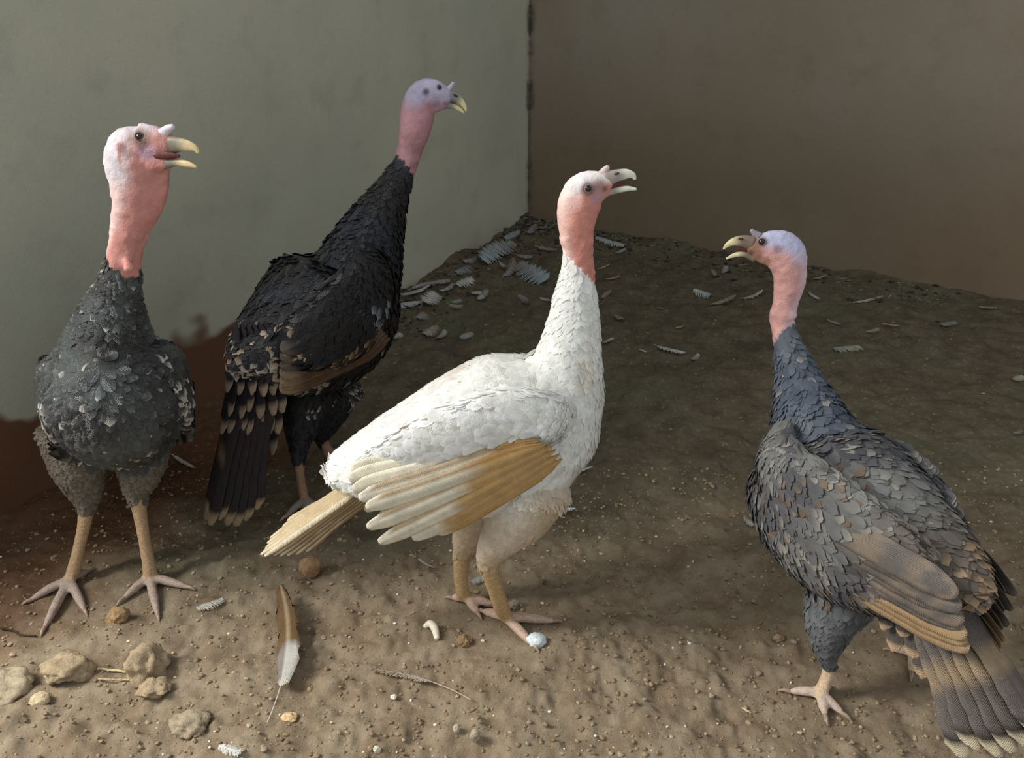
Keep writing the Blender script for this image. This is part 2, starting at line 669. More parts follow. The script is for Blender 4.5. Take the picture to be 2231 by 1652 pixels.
def remesh(chains, voxel, smooth_it=3):
    V, Fc, o = [], [], 0
    for c in chains:
        V.append(c.V)
        Fc += [tuple(i + o for i in f) for f in c.F]
        o += len(c.V)
    me = bpy.data.meshes.new('tmp')
    me.from_pydata([tuple(v) for v in np.vstack(V)], [], Fc)
    ob = bpy.data.objects.new('tmp', me)
    COL.objects.link(ob)
    md = ob.modifiers.new('r', 'REMESH')
    md.mode = 'VOXEL'
    md.voxel_size = voxel
    dg = bpy.context.evaluated_depsgraph_get()
    dg.update()
    me2 = bpy.data.meshes.new_from_object(ob.evaluated_get(dg))
    bpy.data.objects.remove(ob)
    n = len(me2.vertices)
    co = np.empty(n * 3, np.float32)
    me2.vertices.foreach_get('co', co)
    co = co.reshape(-1, 3).astype(float)
    nf = len(me2.polygons)
    fi = np.array([list(p.vertices) if len(p.vertices) == 4 else list(p.vertices) + [p.vertices[-1]] for p in me2.polygons])
    ed = np.empty(len(me2.edges) * 2, np.int32)
    me2.edges.foreach_get('vertices', ed)
    ed = ed.reshape(-1, 2)
    deg = np.bincount(ed.ravel(), minlength=n)[:, None]
    for _ in range(smooth_it):
        acc = np.zeros_like(co)
        np.add.at(acc, ed[:, 0], co[ed[:, 1]])
        np.add.at(acc, ed[:, 1], co[ed[:, 0]])
        co = co * 0.45 + 0.55 * acc / np.maximum(deg, 1)
    bpy.data.meshes.remove(me2)
    return co, fi


def vert_normals(V, Fq):
    n = np.zeros_like(V)
    fn = np.cross(V[Fq[:, 2]] - V[Fq[:, 0]], V[Fq[:, 3]] - V[Fq[:, 1]])
    for k in range(4):
        np.add.at(n, Fq[:, k], fn)
    return unit(n)


# ------------------------------------------------------------------ the turkey builder
# torso stations in the bird's own frame: x forward, y left, z up
TORSO = [(-0.215, 0.030, 0.020, 0.018), (-0.185, 0.024, 0.040, 0.034), (-0.14, 0.012, 0.062, 0.058), (-0.06, -0.004, 0.084, 0.088),
         (0.03, -0.010, 0.094, 0.104), (0.10, -0.002, 0.088, 0.098), (0.145, 0.014, 0.066, 0.074), (0.165, 0.024, 0.036, 0.040)]


class Bird:
    def __init__(self, name, label, sp):
        self.sp = sp
        rng = self.rng = np.random.default_rng(sp['seed'])
        A, B = sp['tail'], sp['breast']
        x = unit(B - A)
        s = np.linalg.norm(B - A) / 0.36
        g = sp.get('girth', 1.0)
        self.s, self.g = s, g
        y = unit(np.cross([0, 0, 1], x))
        roll = sp.get('roll', 0.0)
        z = np.cross(x, y)
        y, z = y * math.cos(roll) + z * math.sin(roll), z * math.cos(roll) - y * math.sin(roll)
        self.ax = np.stack([x, y, z])
        self.O = A + x * 0.20 * s
        ch = []
        tp = []
        for (lx, lz, a, b) in TORSO:
            tp.append([*self.L(lx, 0, lz), a * g, b * g])
        ch.append(Chain('torso', tp, y, 44))
        nk = []
        ns = []
        lat = sp.get('neck_lat', 0.85)
        for i, (px, py, Y, h, *rest) in enumerate(sp['neck']):
            p = at(px, py, Y)
            r = h * mpp(p)
            nk.append([*p, r * (rest[0] if rest else lat), r])
        hs = sp['head_side']
        n = len(nk)
        for i in range(n):
            k = smooth01(np.array(i / (n - 1)), 0.15, 0.6)
            ns.append(y * (1 - k) * np.sign(y @ hs + 1e-6) + hs * k)
        ch.append(Chain('neck', nk, np.array(ns), 70))
        for extra in sp.get('skin_lumps', []):
            pts = []
            for (px, py, Y, h, f) in extra:
                p = at(px, py, Y)
                r = h * mpp(p)
                pts.append([*p, r * f, r])
            ch.append(Chain('face', pts, hs, 16))
        for lg in sp['legs']:
            th = []
            for (px, py, Y, h) in lg['thigh']:
                p = at(px, py, Y)
                r = h * mpp(p)
                th.append([*p, r, r])
            ch.append(Chain('thigh', th, y, 22))
            sh = []
            for (px, py, Y, h) in lg['shank']:
                p = at(px, py, Y)
                r = h * mpp(p)
                sh.append([*p, r * 0.85, r])
            foot = np.array(lg['foot'], float)
            foot[2] = gz(foot[0], foot[1]) + 0.012
            sh.append([*foot, 0.0095, 0.0105])
            ch.append(Chain('shank', sh, y, 26))
            for tp_ in lg['toes']:
                tip = np.array(tp_, float)
                tip[2] = gz(tip[0], tip[1]) + 0.005
                mid = foot * 0.5 + tip * 0.5
                mid[2] = max(gz(mid[0], mid[1]) + 0.009, (foot[2] + tip[2]) / 2 + 0.001)
                r = sp.get('toe_r', 0.0065)
                ch.append(Chain('toe', [[*foot, r * 1.1, r * 1.1], [*(foot * 0.75 + mid * 0.25), r, r], [*mid, r * 1.0, r * 1.0], [*(mid * 0.4 + tip * 0.6), r * 0.8, r * 0.8], [*tip, r * 0.5, r * 0.5]], y, 14))
        self.ch = ch
        V, Fq = remesh(ch, sp.get('voxel', 0.0030), 3)
        # which part of the bird each vertex belongs to
        best = np.full(len(V), 1e9)
        cid = np.zeros(len(V), int)
        tid = np.zeros(len(V), int)
        for ci, c in enumerate(ch):
            r = np.maximum(c.a, c.b)
            for i0 in range(0, len(V), 20000):
                q = V[i0:i0 + 20000]
                d = np.linalg.norm(q[:, None] - c.P[None], axis=2) / r[None]
                j = d.argmin(1)
                dm = d[np.arange(len(q)), j]
                up = dm < best[i0:i0 + 20000]
                sl = np.arange(i0, i0 + len(q))[up]
                best[sl] = dm[up]
                cid[sl] = ci
                tid[sl] = j[up]
        kinds = np.array([c.kind for c in ch])
        kind = kinds[cid]
        tpar = np.zeros(len(V))
        U = np.zeros((len(V), 3))
        T = np.zeros((len(V), 3))
        vent = np.zeros(len(V))
        for ci, c in enumerate(ch):
            m = cid == ci
            tpar[m] = c.t[tid[m]]
            U[m] = c.U[tid[m]]
            T[m] = c.T[tid[m]]
            vent[m] = np.sum((V[m] - c.P[tid[m]]) * c.U[tid[m]], 1) / c.b[tid[m]]
        # sign the in-plane coordinate so that + is the throat side
        face_dir = sp['face_dir']
        nk_ = kind == 'neck'
        flip = np.sign(np.sum(U[nk_] * face_dir, 1))
        vent[nk_] *= flip
        self.kind, self.tpar, self.T, self.vent = kind, tpar, T, vent
        skin = (nk_ & (tpar + sp.get('skin_slant', 0.03) * vent > sp['t_skin'])) | (kind == 'face')
        leg = (kind == 'shank') | (kind == 'toe')
        Nrm = vert_normals(V, Fq)
        bump = noise3(V, 140, 3) * 0.7 + noise3(V, 260, 4) * 0.4
        amt = np.where(skin, sp.get('warty', 0.0010), np.where(leg, 0.0004, 0))
        V = V + Nrm * (bump * amt)[:, None]
        # caruncles low on the bare neck
        low = skin & nk_ & (tpar < sp['t_skin'] + 0.14)
        V = V + Nrm * (np.maximum(0, noise3(V, 75, 9)) * np.where(low, 0.004, 0))[:, None]
        self.V, self.F = V, Fq
        self.skin, self.leg = skin, leg
        self.Nrm = vert_normals(V, Fq)
        self.bvh = BVHTree.FromPolygons([tuple(v) for v in V], [tuple(dict.fromkeys(f)) for f in Fq.tolist()])
        root_p = np.mean([lg['foot'] for lg in sp['legs']], 0)
        root_p = np.array([root_p[0], root_p[1], gz(root_p[0], root_p[1])])
        self.root = empty(name, root_p)
        self.root_p = root_p
        tag(self.root, label, 'turkey', 'turkeys in the pen')
        self.colour()
        self.body()
        self.plumage()
        self.face()
        self.wings()
        self.tail()
        self.claws()

    def L(self, x, y, z):
        """bird frame -> world"""
        return self.O + (self.ax[0] * x + self.ax[1] * y * self.g / self.s + self.ax[2] * z * self.g / self.s) * self.s

    def toL(self, P):
        q = (np.asarray(P) - self.O) @ self.ax.T
        return q / np.array([self.s, self.g, self.g])

    def part(self, name, V, Fq, C, mat, parent=None, smooth=True):
        me = mesh_data(name, np.asarray(V) - self.root_p, Fq, C, [mat] if not isinstance(mat, list) else mat, smooth)
        return put(name, me, parent or self.root)

    def hit(self, px, py):
        d = Vector(ray(px, py)).normalized()
        loc, nor, idx, dist = self.bvh.ray_cast(Vector(EYE), d)
        if loc is None:
            loc, nor, idx, dist = self.bvh.find_nearest(Vector(at(px, py, self.sp['neck'][-1][2])))
        return np.array(loc), np.array(nor)

    def mirror_head(self, P):
        hs = unit(self.sp['head_side'])
        c = self.ch[1]
        j = np.linalg.norm(c.P - P, axis=1).argmin()
        return P - 2 * ((P - c.P[j]) @ hs) * hs

    def colour(self):
        sp = self.sp
        V = self.V
        C = np.zeros((len(V), 3))
        cb, ct = sp['plume_col'](self.toL(V), self.kind, self.tpar, self.rng.random(len(V)) * 0 + 0.5, V)
        C[:] = cb
        leg = self.leg
        lc = np.where((self.kind == 'toe')[:, None], lin(sp.get('toe_col', (196, 168, 150))), lin(sp.get('leg_col', (205, 165, 120))))
        C = np.where(leg[:, None], lc, C)
        sk = sp['skin_col'](self.kind, self.tpar, self.vent, V)
        C = np.where(self.skin[:, None], sk, C)
        for (px, py, r, col, strength) in sp.get('spots', []):
            p, n = self.hit(px, py)
            rr = r * mpp(p)
            for q in (p, self.mirror_head(p)):
                w = np.clip(1 - np.linalg.norm(V - q, axis=1) / rr, 0, 1)
                w = (smooth01(w, 0, 0.7) * strength * self.skin)[:, None]
                C = C * (1 - w) + lin(col) * w
        self.C = C

    def body(self):
        m = np.zeros(len(self.F), int)
        f0 = self.F[:, 0]
        m[self.skin[f0]] = 1
        m[self.leg[f0]] = 2
        fl = [tuple(dict.fromkeys(f)) for f in self.F.tolist()]
        me = mesh_data('body', self.V - self.root_p, fl, self.C, [self.sp['mat'], M_SKIN, M_LEG], True, m)
        put('body', me, self.root)

    def plumage(self):
        sp, rng = self.sp, self.rng
        V, Fq = self.V, self.F
        feath = ~(self.skin | self.leg)
        fm = feath[Fq].all(1)
        Fi = np.where(fm)[0]
        P4 = V[Fq[Fi]]
        ctr = P4.mean(1)
        area = np.linalg.norm(np.cross(P4[:, 2] - P4[:, 0], P4[:, 3] - P4[:, 1]), axis=1) / 2
        k = self.kind[Fq[Fi, 0]]
        dens = np.where(k == 'neck', 3.2, np.where(k == 'thigh', 2.0, 1.0)) * area
        n = sp.get('n_plumes', 2600)
        pick = rng.choice(len(Fi), n, p=dens / dens.sum())
        f = Fq[Fi[pick]]
        w = rng.dirichlet(np.ones(4), n)
        Pos = np.einsum('nk,nkd->nd', w, V[f])
        Nor = unit(self.Nrm[f].mean(1))
        kk = self.kind[f[:, 0]]
        tp = self.tpar[f[:, 0]]
        T = self.T[f[:, 0]]
        back = -self.ax[0]
        Dir = np.where((kk == 'torso')[:, None], back[None] + np.array([0, 0, -0.25]), np.where((kk == 'neck')[:, None], -T, T + 0.3 * back))
        neck_f = kk == 'neck'
        down = smooth01(tp, 0.0, 0.25)
        Dir = np.where(neck_f[:, None], -T * down[:, None] + (1 - down)[:, None] * (back + np.array([0, 0, -0.4])), Dir)
        Dir = Dir + rng.normal(0, 0.16, (n, 3))
        ln = np.where(neck_f, 0.016 + 0.013 * (1 - smooth01(tp, 0.0, sp['t_skin'])), np.where(kk == 'thigh', 0.020, 0.031))
        ln = ln * rng.uniform(0.8, 1.2, n) * sp.get('plume_len', 1.0)
        wd = ln * rng.uniform(0.5, 0.68, n)
        lift = rng.uniform(0.0, 0.10, n) * sp.get('ruffle', 1.0) * np.where(neck_f, sp.get('neck_ruffle', 1.8), 1.0)
        cb, ct = sp['plume_col'](self.toL(Pos), kk, tp, rng.random(n), Pos)
        v = rng.uniform(*sp.get('vary', (0.78, 1.16)), n)[:, None]
        Pos = Pos + Nor * 0.0004
        Dir, Nor = drape(self.bvh, Pos, Dir, Nor, ln, lift)
        A = plume_batch(Pos, Dir, Nor, ln, wd, lift * 0.3, np.clip(cb * v, 0, 0.95), np.clip(ct * v, 0, 0.95), rng, sp.get('band', 0.62))
        o = self.part('plumage', *A, sp['mat'])
        o['kind'] = 'stuff'

    def small_chain(self, name, pts, side, colf, mat, m=14, parent=None):
        c = Chain(name, pts, side, m)
        t = np.concatenate([np.repeat(c.t, 20), [0, 1]])
        C = np.array([colf(x) for x in t])
        return self.part(name, c.V, c.F, C, mat, parent)

    def face(self):
        sp = self.sp
        hs = unit(sp['head_side'])
        # eyes, on both sides of the head
        px, py = sp['eye']
        p, n = self.hit(px, py)
        r = sp.get('eye_r', 8) * mpp(p)
        q = self.mirror_head(p)
        loc, nor, _, _ = self.bvh.find_nearest(Vector(q))
        for c, nn in ((p, n), (np.array(loc), np.array(nor))):
            cc = c - nn * r * 0.45
            th = np.linspace(0, math.pi, 9)
            ph = np.linspace(0, 2 * math.pi, 14, endpoint=False)
            Vv = [cc + r * np.array([math.sin(a) * math.cos(b), math.sin(a) * math.sin(b), math.cos(a)]) for a in th for b in ph]
            Ff = [(i * 14 + j, i * 14 + (j + 1) % 14, (i + 1) * 14 + (j + 1) % 14, (i + 1) * 14 + j) for i in range(8) for j in range(14)]
            eo = self.part('eye', Vv, Ff, None, M_EYE)
            # lid: a skin ring round the eye
            nn = unit(nn)
            a1 = unit(np.cross(nn, [0.3, 0.2, 1.0]))
            a2 = np.cross(nn, a1)
            Vv, Ff = [], []
            for i in range(18):
                al = 2 * math.pi * i / 18
                rad = a1 * math.cos(al) + a2 * math.sin(al)
                for j in range(6):
                    be = 2 * math.pi * j / 6
                    Vv.append(c + rad * (r * 0.98 + r * 0.16 * math.cos(be)) + nn * (r * 0.16 * math.sin(be) + r * 0.02))
                    Ff.append((i * 6 + j, i * 6 + (j + 1) % 6, ((i + 1) % 18) * 6 + (j + 1) % 6, ((i + 1) % 18) * 6 + j))
            self.part('eyelid', Vv, Ff, np.tile(lin(sp['lid_col']), (len(Vv), 1)), M_SKIN, eo)
        for nm, key in (('upper_beak', 'ubeak'), ('lower_beak', 'lbeak')):
            pts = []
            for (px, py, Y, h, f) in sp[key]:
                p = at(px, py, Y)
                rr = h * mpp(p)
                pts.append([*p, rr * f, rr])
            c0, c1 = lin(sp['beak_base']), lin(sp['beak_tip'])
            self.small_chain(nm, pts, hs, lambda t: c0 * (1 - smooth01(np.array(t), 0.25, 0.6)) + c1 * smooth01(np.array(t), 0.25, 0.6), M_HORN, 18)
        pts = []
        for (px, py, Y, h, f) in sp['mouth']:
            p = at(px, py, Y)
            rr = h * mpp(p)
            pts.append([*p, rr * f, rr])
        self.small_chain('tongue', pts, hs, lambda t: lin(88, 40, 36), M_SKIN, 12)
        pts = []
        for (px, py, Y, h, f) in sp['snood']:
            p = at(px, py, Y)
            rr = h * mpp(p)
            pts.append([*p, rr * f, rr])
        cs = lin(sp['snood_col'])
        self.small_chain('snood', pts, hs, lambda t: cs, M_SKIN, 12)
        # nostril
        px, py = sp['nostril']
        p = at(px, py, sp['ubeak'][0][2]) + hs * np.sign(hs @ (EYE - p)) * sp['ubeak'][0][3] * sp['ubeak'][0][4] * mpp(p) * 0.9
        fw = unit(at(*sp['ubeak'][2][:3]) - at(*sp['ubeak'][0][:3]))
        rr = 3.2 * mpp(p)
        self.small_chain('nostril', [[*(p - fw * rr * 1.6), rr * 0.7, rr * 0.5], [*p, rr, rr * 0.8], [*(p + fw * rr * 1.6), rr * 0.6, rr * 0.4]], hs, lambda t: lin(50, 40, 36), M_HORN, 8)

    def wings(self):
        sp, rng = self.sp, self.rng
        for sg in (1, -1):
            W = sp['wing'](self, sg)
            out = self.ax[1] * sg
            pts = [[*p, th, br] for (p, th, br) in W['shell']]
            c = Chain('wing', pts, out, 30)
            cb, ct = sp['plume_col'](self.toL(c.V), np.array(['wing'] * len(c.V)), np.zeros(len(c.V)), np.full(len(c.V), 0.5), c.V)
            wo = self.part('wing', c.V, c.F, cb * 0.9, sp['mat'])
            for i, fth in enumerate(W['flights']):
                Vv, Ff, Cc = feather_geo(fth['base'], fth['tip'], fth['w'], out + fth.get('tilt', 0), fth['col'], rows=14, cols=7,
                                         bend=fth.get('bend', 0.0), sweep=fth.get('sweep', 0.0), camber=0.16, blunt=fth.get('blunt', 0.8), rng=rng)
                self.part('flight_feather', Vv, Ff, Cc, M_VANE, wo)
            # wing coverts over the shell
            n = sp.get('n_coverts', 700)
            idx = rng.integers(0, 26, n)
            sgn = np.sign(np.sum(c.S[idx] * out, 1))[:, None]
            phi = rng.uniform(-1.95, 1.95, n)
            S = c.S[idx] * sgn
            cp, sp_ = np.cos(phi), np.sin(phi)
            Pos = c.P[idx] + c.U[idx] * (sp_ * c.b[idx])[:, None] + S * (cp * c.a[idx])[:, None]
            Nor = unit(S * (cp / c.a[idx])[:, None] + c.U[idx] * (sp_ / c.b[idx])[:, None])
            Dir = c.T[idx] + rng.normal(0, 0.13, (n, 3))
            ln = rng.uniform(0.020, 0.032, n)
            tl = c.t[idx]
            cb, ct = sp['plume_col'](self.toL(Pos), np.array(['wing'] * n), tl, rng.random(n), Pos)
            v = rng.uniform(0.86, 1.12, n)[:, None]
            lf = rng.uniform(0.0, 0.08, n)
            wb = BVHTree.FromPolygons([tuple(q) for q in c.V], c.F)
            Dir, Nor = drape(wb, Pos, Dir, Nor, ln, lf)
            A = plume_batch(Pos, Dir, Nor, ln, ln * 0.6, lf * 0.3, np.clip(cb * v, 0, 0.95), np.clip(ct * v, 0, 0.95), rng, sp.get('band', 0.62))
            o = self.part('wing_coverts', *A, sp['mat'], wo)
            o['kind'] = 'stuff'

    def tail(self):
        sp, rng = self.sp, self.rng
        tl = sp['tailfan']
        base = tl['base']
        d0 = unit(tl['tip'] - base)
        L0 = np.linalg.norm(tl['tip'] - base)
        up = unit(tl['up'] - (tl['up'] @ d0) * d0)
        sd = np.cross(up, d0)
        n = tl.get('n', 12)
        order = sorted(range(n), key=lambda i: -abs(i - (n - 1) / 2))
        for lay, i in enumerate(order):
            u = (i - (n - 1) / 2) / ((n - 1) / 2)
            an = u * tl['spread']
            d = d0 * math.cos(an) + sd * math.sin(an)
            L = L0 * (1 - tl.get('round', 0.10) * u * u) * rng.uniform(0.95, 1.04)
            b = base + sd * u * tl['basew'] + up * (lay * 0.0011 - 0.006 - abs(u) * tl.get('arch', 0.012))
            tip = b + d * L - up * abs(u) * tl.get('arch', 0.012) * 1.6
            Vv, Ff, Cc = feather_geo(b, tip, tl['w'], up + sd * u * 0.35, tl['col'], rows=14, cols=7, bend=tl.get('bend', -0.04), sweep=-0.03 * u, blunt=tl.get('blunt', 0.86), jag=0.10, rng=rng)
            self.part('tail_feather', Vv, Ff, Cc, M_VANE)

    def claws(self):
        for lg in self.sp['legs']:
            foot = np.array(lg['foot'], float)
            for tp_ in lg['toes']:
                tip = np.array(tp_, float)
                tip[2] = gz(tip[0], tip[1]) + 0.005
                d = unit(np.array([tip[0] - foot[0], tip[1] - foot[1], 0]))
                pts = [[*(tip - d * 0.003), 0.0034, 0.0036], [*(tip + d * 0.006 + [0, 0, 0.0005]), 0.0027, 0.003], [*(tip + d * 0.014 - [0, 0, 0.003]), 0.0008, 0.0008]]
                self.small_chain('claw', pts, np.array([-d[1], d[0], 0]), lambda t: lin(150, 130, 112), M_HORN, 8)


# ---- generic folded wing, in the bird's own frame
def folded_wing(flight_col, droop=0.0, n=11, long=0.27, rise=0.0, inset=0.0, far=None):
    def make(b0, sg):
        rs, ins = (rise, inset) if (far is None or sg != far[0]) else far[1:]

        class V_: pass
        b = V_()
        b.g, b.ax = b0.g, b0.ax
        b.L = lambda x, y, z: b0.L(x, y - sg * ins, z + rs)
        s = b.g
        sh = [(b.L(0.140, sg * 0.062, 0.045), 0.010 * s, 0.018 * s), (b.L(0.105, sg * 0.088, 0.026), 0.015 * s, 0.044 * s),
              (b.L(0.03, sg * 0.100, 0.006 - droop * 0.4), 0.017 * s, 0.064 * s), (b.L(-0.06, sg * 0.092, 0.004 - droop * 0.7), 0.015 * s, 0.058 * s),
              (b.L(-0.14, sg * 0.070, 0.010 - droop), 0.010 * s, 0.034 * s), (b.L(-0.17, sg * 0.060, 0.012 - droop), 0.005 * s, 0.016 * s)]
        fl = []
        for i in range(n):
            k = i / (n - 1)
            base = b.L(0.055 - 0.05 * k, sg * (0.113 - 0.004 * k), -0.062 + 0.075 * k - droop * 0.5)
            tip = b.L(-long + 0.045 * k * (1 if i % 2 else 0.6), sg * (0.058 + 0.008 * k), -0.045 + 0.062 * k - droop * 1.3)
            base = base + b.ax[1] * sg * 0.0012 * i
            tip = tip + b.ax[1] * sg * 0.0012 * i
            fl.append(dict(base=base, tip=tip, w=0.034 * s, col=flight_col(k), tilt=b.ax[2] * 0.25, bend=-0.02))
        return dict(shell=sh, flights=fl)
    return make


# ------------------------------------------------------------------ colours of the four birds
def blend(a, b, w):
    w = np.asarray(w)[..., None]
    return a * (1 - w) + b * w


def pick(n, cond, a, b):
    return np.where(cond[:, None], a, b)


def t1_plume(Lp, kind, t, r, P):
    n = len(Lp)
    w = smooth01(noise3(P, 22, 31), -0.3, 0.5)
    c = blend(np.tile(lin(44, 43, 43), (n, 1)), lin(68, 73, 72), w)
    tip = c * 1.15
    tip = pick(n, r < 0.14, lin(92, 96, 94), tip)
    tip = pick(n, r < 0.03, lin(176, 172, 162), tip)
    wg = (kind == 'wing') & (Lp[:, 2] < 0.0) & (r < 0.4)
    tip = pick(n, wg, lin(205, 200, 190), tip)
    th = kind == 'thigh'
    c = pick(n, th, lin(92, 84, 74), c)
    tip = pick(n, th, lin(110, 100, 86), tip)
    return c, tip


def t2_plume(Lp, kind, t, r, P):
    n = len(Lp)
    w = smooth01(noise3(P, 18, 33), -0.2, 0.6)
    c = blend(np.tile(lin(25, 24, 27), (n, 1)), lin(28, 34, 44), w)
    tip = c * 1.05
    patch = (noise3(P, 26, 35) > 0.35) & (r < 0.55) & (Lp[:, 2] < 0.06) & (Lp[:, 0] < 0.13)
    tip = pick(n, patch, lin(168, 160, 152), tip)
    rump = (Lp[:, 0] < -0.11) & (r < 0.20) & (kind != 'thigh')
    tip = pick(n, rump, lin(176, 154, 130), tip)
    sp_ = (kind == 'wing') & (noise3(P, 34, 37) > 0.05) & (r < 0.7) & (Lp[:, 0] > 0.02) & (Lp[:, 0] < 0.12) & (Lp[:, 2] < 0.05)
    tip = pick(n, sp_, lin(138, 142, 146), tip)
    low = (kind == 'wing') & (Lp[:, 2] < -0.005)
    c = pick(n, low, lin(76, 60, 48), c)
    tip = pick(n, low & (r < 0.6), lin(158, 132, 104), tip)
    return c, tip


def t3_plume(Lp, kind, t, r, P):
    n = len(Lp)
    c = np.tile(lin(246, 245, 240), (n, 1))
    nz = noise3(P, 14, 41)
    tan = lin(206, 172, 122)
    low = smooth01(Lp[:, 2], -0.03, -0.10) * (kind != 'neck')
    c = blend(c, tan, np.clip(low * 0.45 + 0.25 * low * nz, 0, 0.8))
    th = (kind == 'thigh') * np.clip(0.45 + 0.4 * nz, 0, 1)
    c = blend(c, lin(206, 178, 132), th)
    # back's far-side shading painted in tan, and a streak down the neck
    back_shade = smooth01(Lp[:, 2], 0.085, 0.10) * smooth01(Lp[:, 0], 0.14, 0.06) * smooth01(nz, -0.5, 0.3)
    c = blend(c, lin(198, 160, 118), back_shade * 0.7)
    q = np.abs(P[:, 0] - 0.105 - 0.03 * (P[:, 2] - 0.45))
    st = smooth01(q, 0.014, 0.004) * (kind == 'neck') * smooth01(P[:, 1], 1.05, 1.03) * 0.22
    c = blend(c, lin(205, 176, 128), st)
    wr_ = (kind == 'wing') * smooth01(Lp[:, 2], -0.02, -0.06) * smooth01(Lp[:, 0], -0.02, 0.05)
    c = blend(c, lin(198, 160, 104), wr_ * 0.8)
    return c, np.clip(c * 1.02, 0, 0.93)


def t4_plume(Lp, kind, t, r, P):
    n = len(Lp)
    w = smooth01(noise3(P, 17, 51), -0.4, 0.5)
    c = blend(np.tile(lin(94, 94, 99), (n, 1)), lin(128, 128, 126), w)
    c = blend(c, lin(92, 104, 120), (kind == 'neck') * 0.65)
    c = blend(c, lin(112, 98, 86), smooth01(Lp[:, 0], -0.04, -0.14) * 0.7)
    tip = c * 1.12
    tip = pick(n, (r < 0.22) & ((kind != 'neck') | (r < 0.07)), lin(158, 154, 146), tip)
    tip = pick(n, (r > 0.80) & (noise3(P, 20, 57) > 0.1) & (kind != 'neck'), lin(132, 112, 92), tip)
    tip = pick(n, (r > 0.5) & (noise3(P, 16, 58) > 0.55) & (kind == 'wing') & (Lp[:, 1] > 0), lin(206, 196, 170), tip)
    edge = (kind == 'wing') & (Lp[:, 2] < -0.018) & (r < 0.65) & (Lp[:, 1] > 0) & (Lp[:, 0] < 0.08) & (noise3(P, 30, 53) > -0.1)
    tip = pick(n, edge, lin(214, 204, 176), tip)
    ru = (Lp[:, 0] < -0.13) & (r < 0.5) & (kind == 'torso')
    tip = pick(n, ru, lin(186, 158, 128), tip)
    fr = (Lp[:, 0] > 0.05) & (Lp[:, 1] < -0.02) & (kind == 'torso') & (r < 0.35)
    tip = pick(n, fr, lin(140, 142, 122), tip)
    th = kind == 'thigh'
    c = pick(n, th, lin(104, 108, 112), c)
    tip = pick(n, th, lin(124, 126, 128), tip)
    return c, tip


def skin_fn(front, back, crown, jaw=None, t_head=0.7, front_k=1.0, cr=(0.55, -0.15)):
    front, back, crown = lin(front), lin(back), lin(crown)

    def f(kind, t, vent, V):
        c = blend(np.tile(back, (len(V), 1)), front, smooth01(vent, -0.85, -0.1) * front_k)
        hd = smooth01(t, t_head, t_head + 0.12) * (kind == 'neck')
        c = blend(c, crown, hd * smooth01(vent, *cr))
        fc = kind == 'face'
        c = np.where(fc[:, None], lin(jaw) if jaw is not None else front, c)
        n = noise3(V, 70, 61)[:, None]
        return np.clip(c * (1 + 0.08 * n), 0, 0.95)
    return f


def band_col(base, tip, t0, edge=None):
    b, tp = lin(base), lin(tip)

    def f(t, s):
        w = float(smooth01(np.array(t), t0 - 0.05, t0 + 0.05))
        c = b * (1 - w) + tp * w
        if s == 0: c = c * 0.85 + 0.06
        return c
    return f


def bars_col(dark, pale, freq, duty, tip=None, t_tip=0.92):
    d, p = lin(dark), lin(pale)

    def f(t, s):
        c = p if ((t * freq + 0.15 * abs(s)) % 1.0) > duty else d
        if tip is not None and t > t_tip: c = lin(tip)
        return c
    return f


Y_AX = np.array([0.0, 1.0, 0.0])

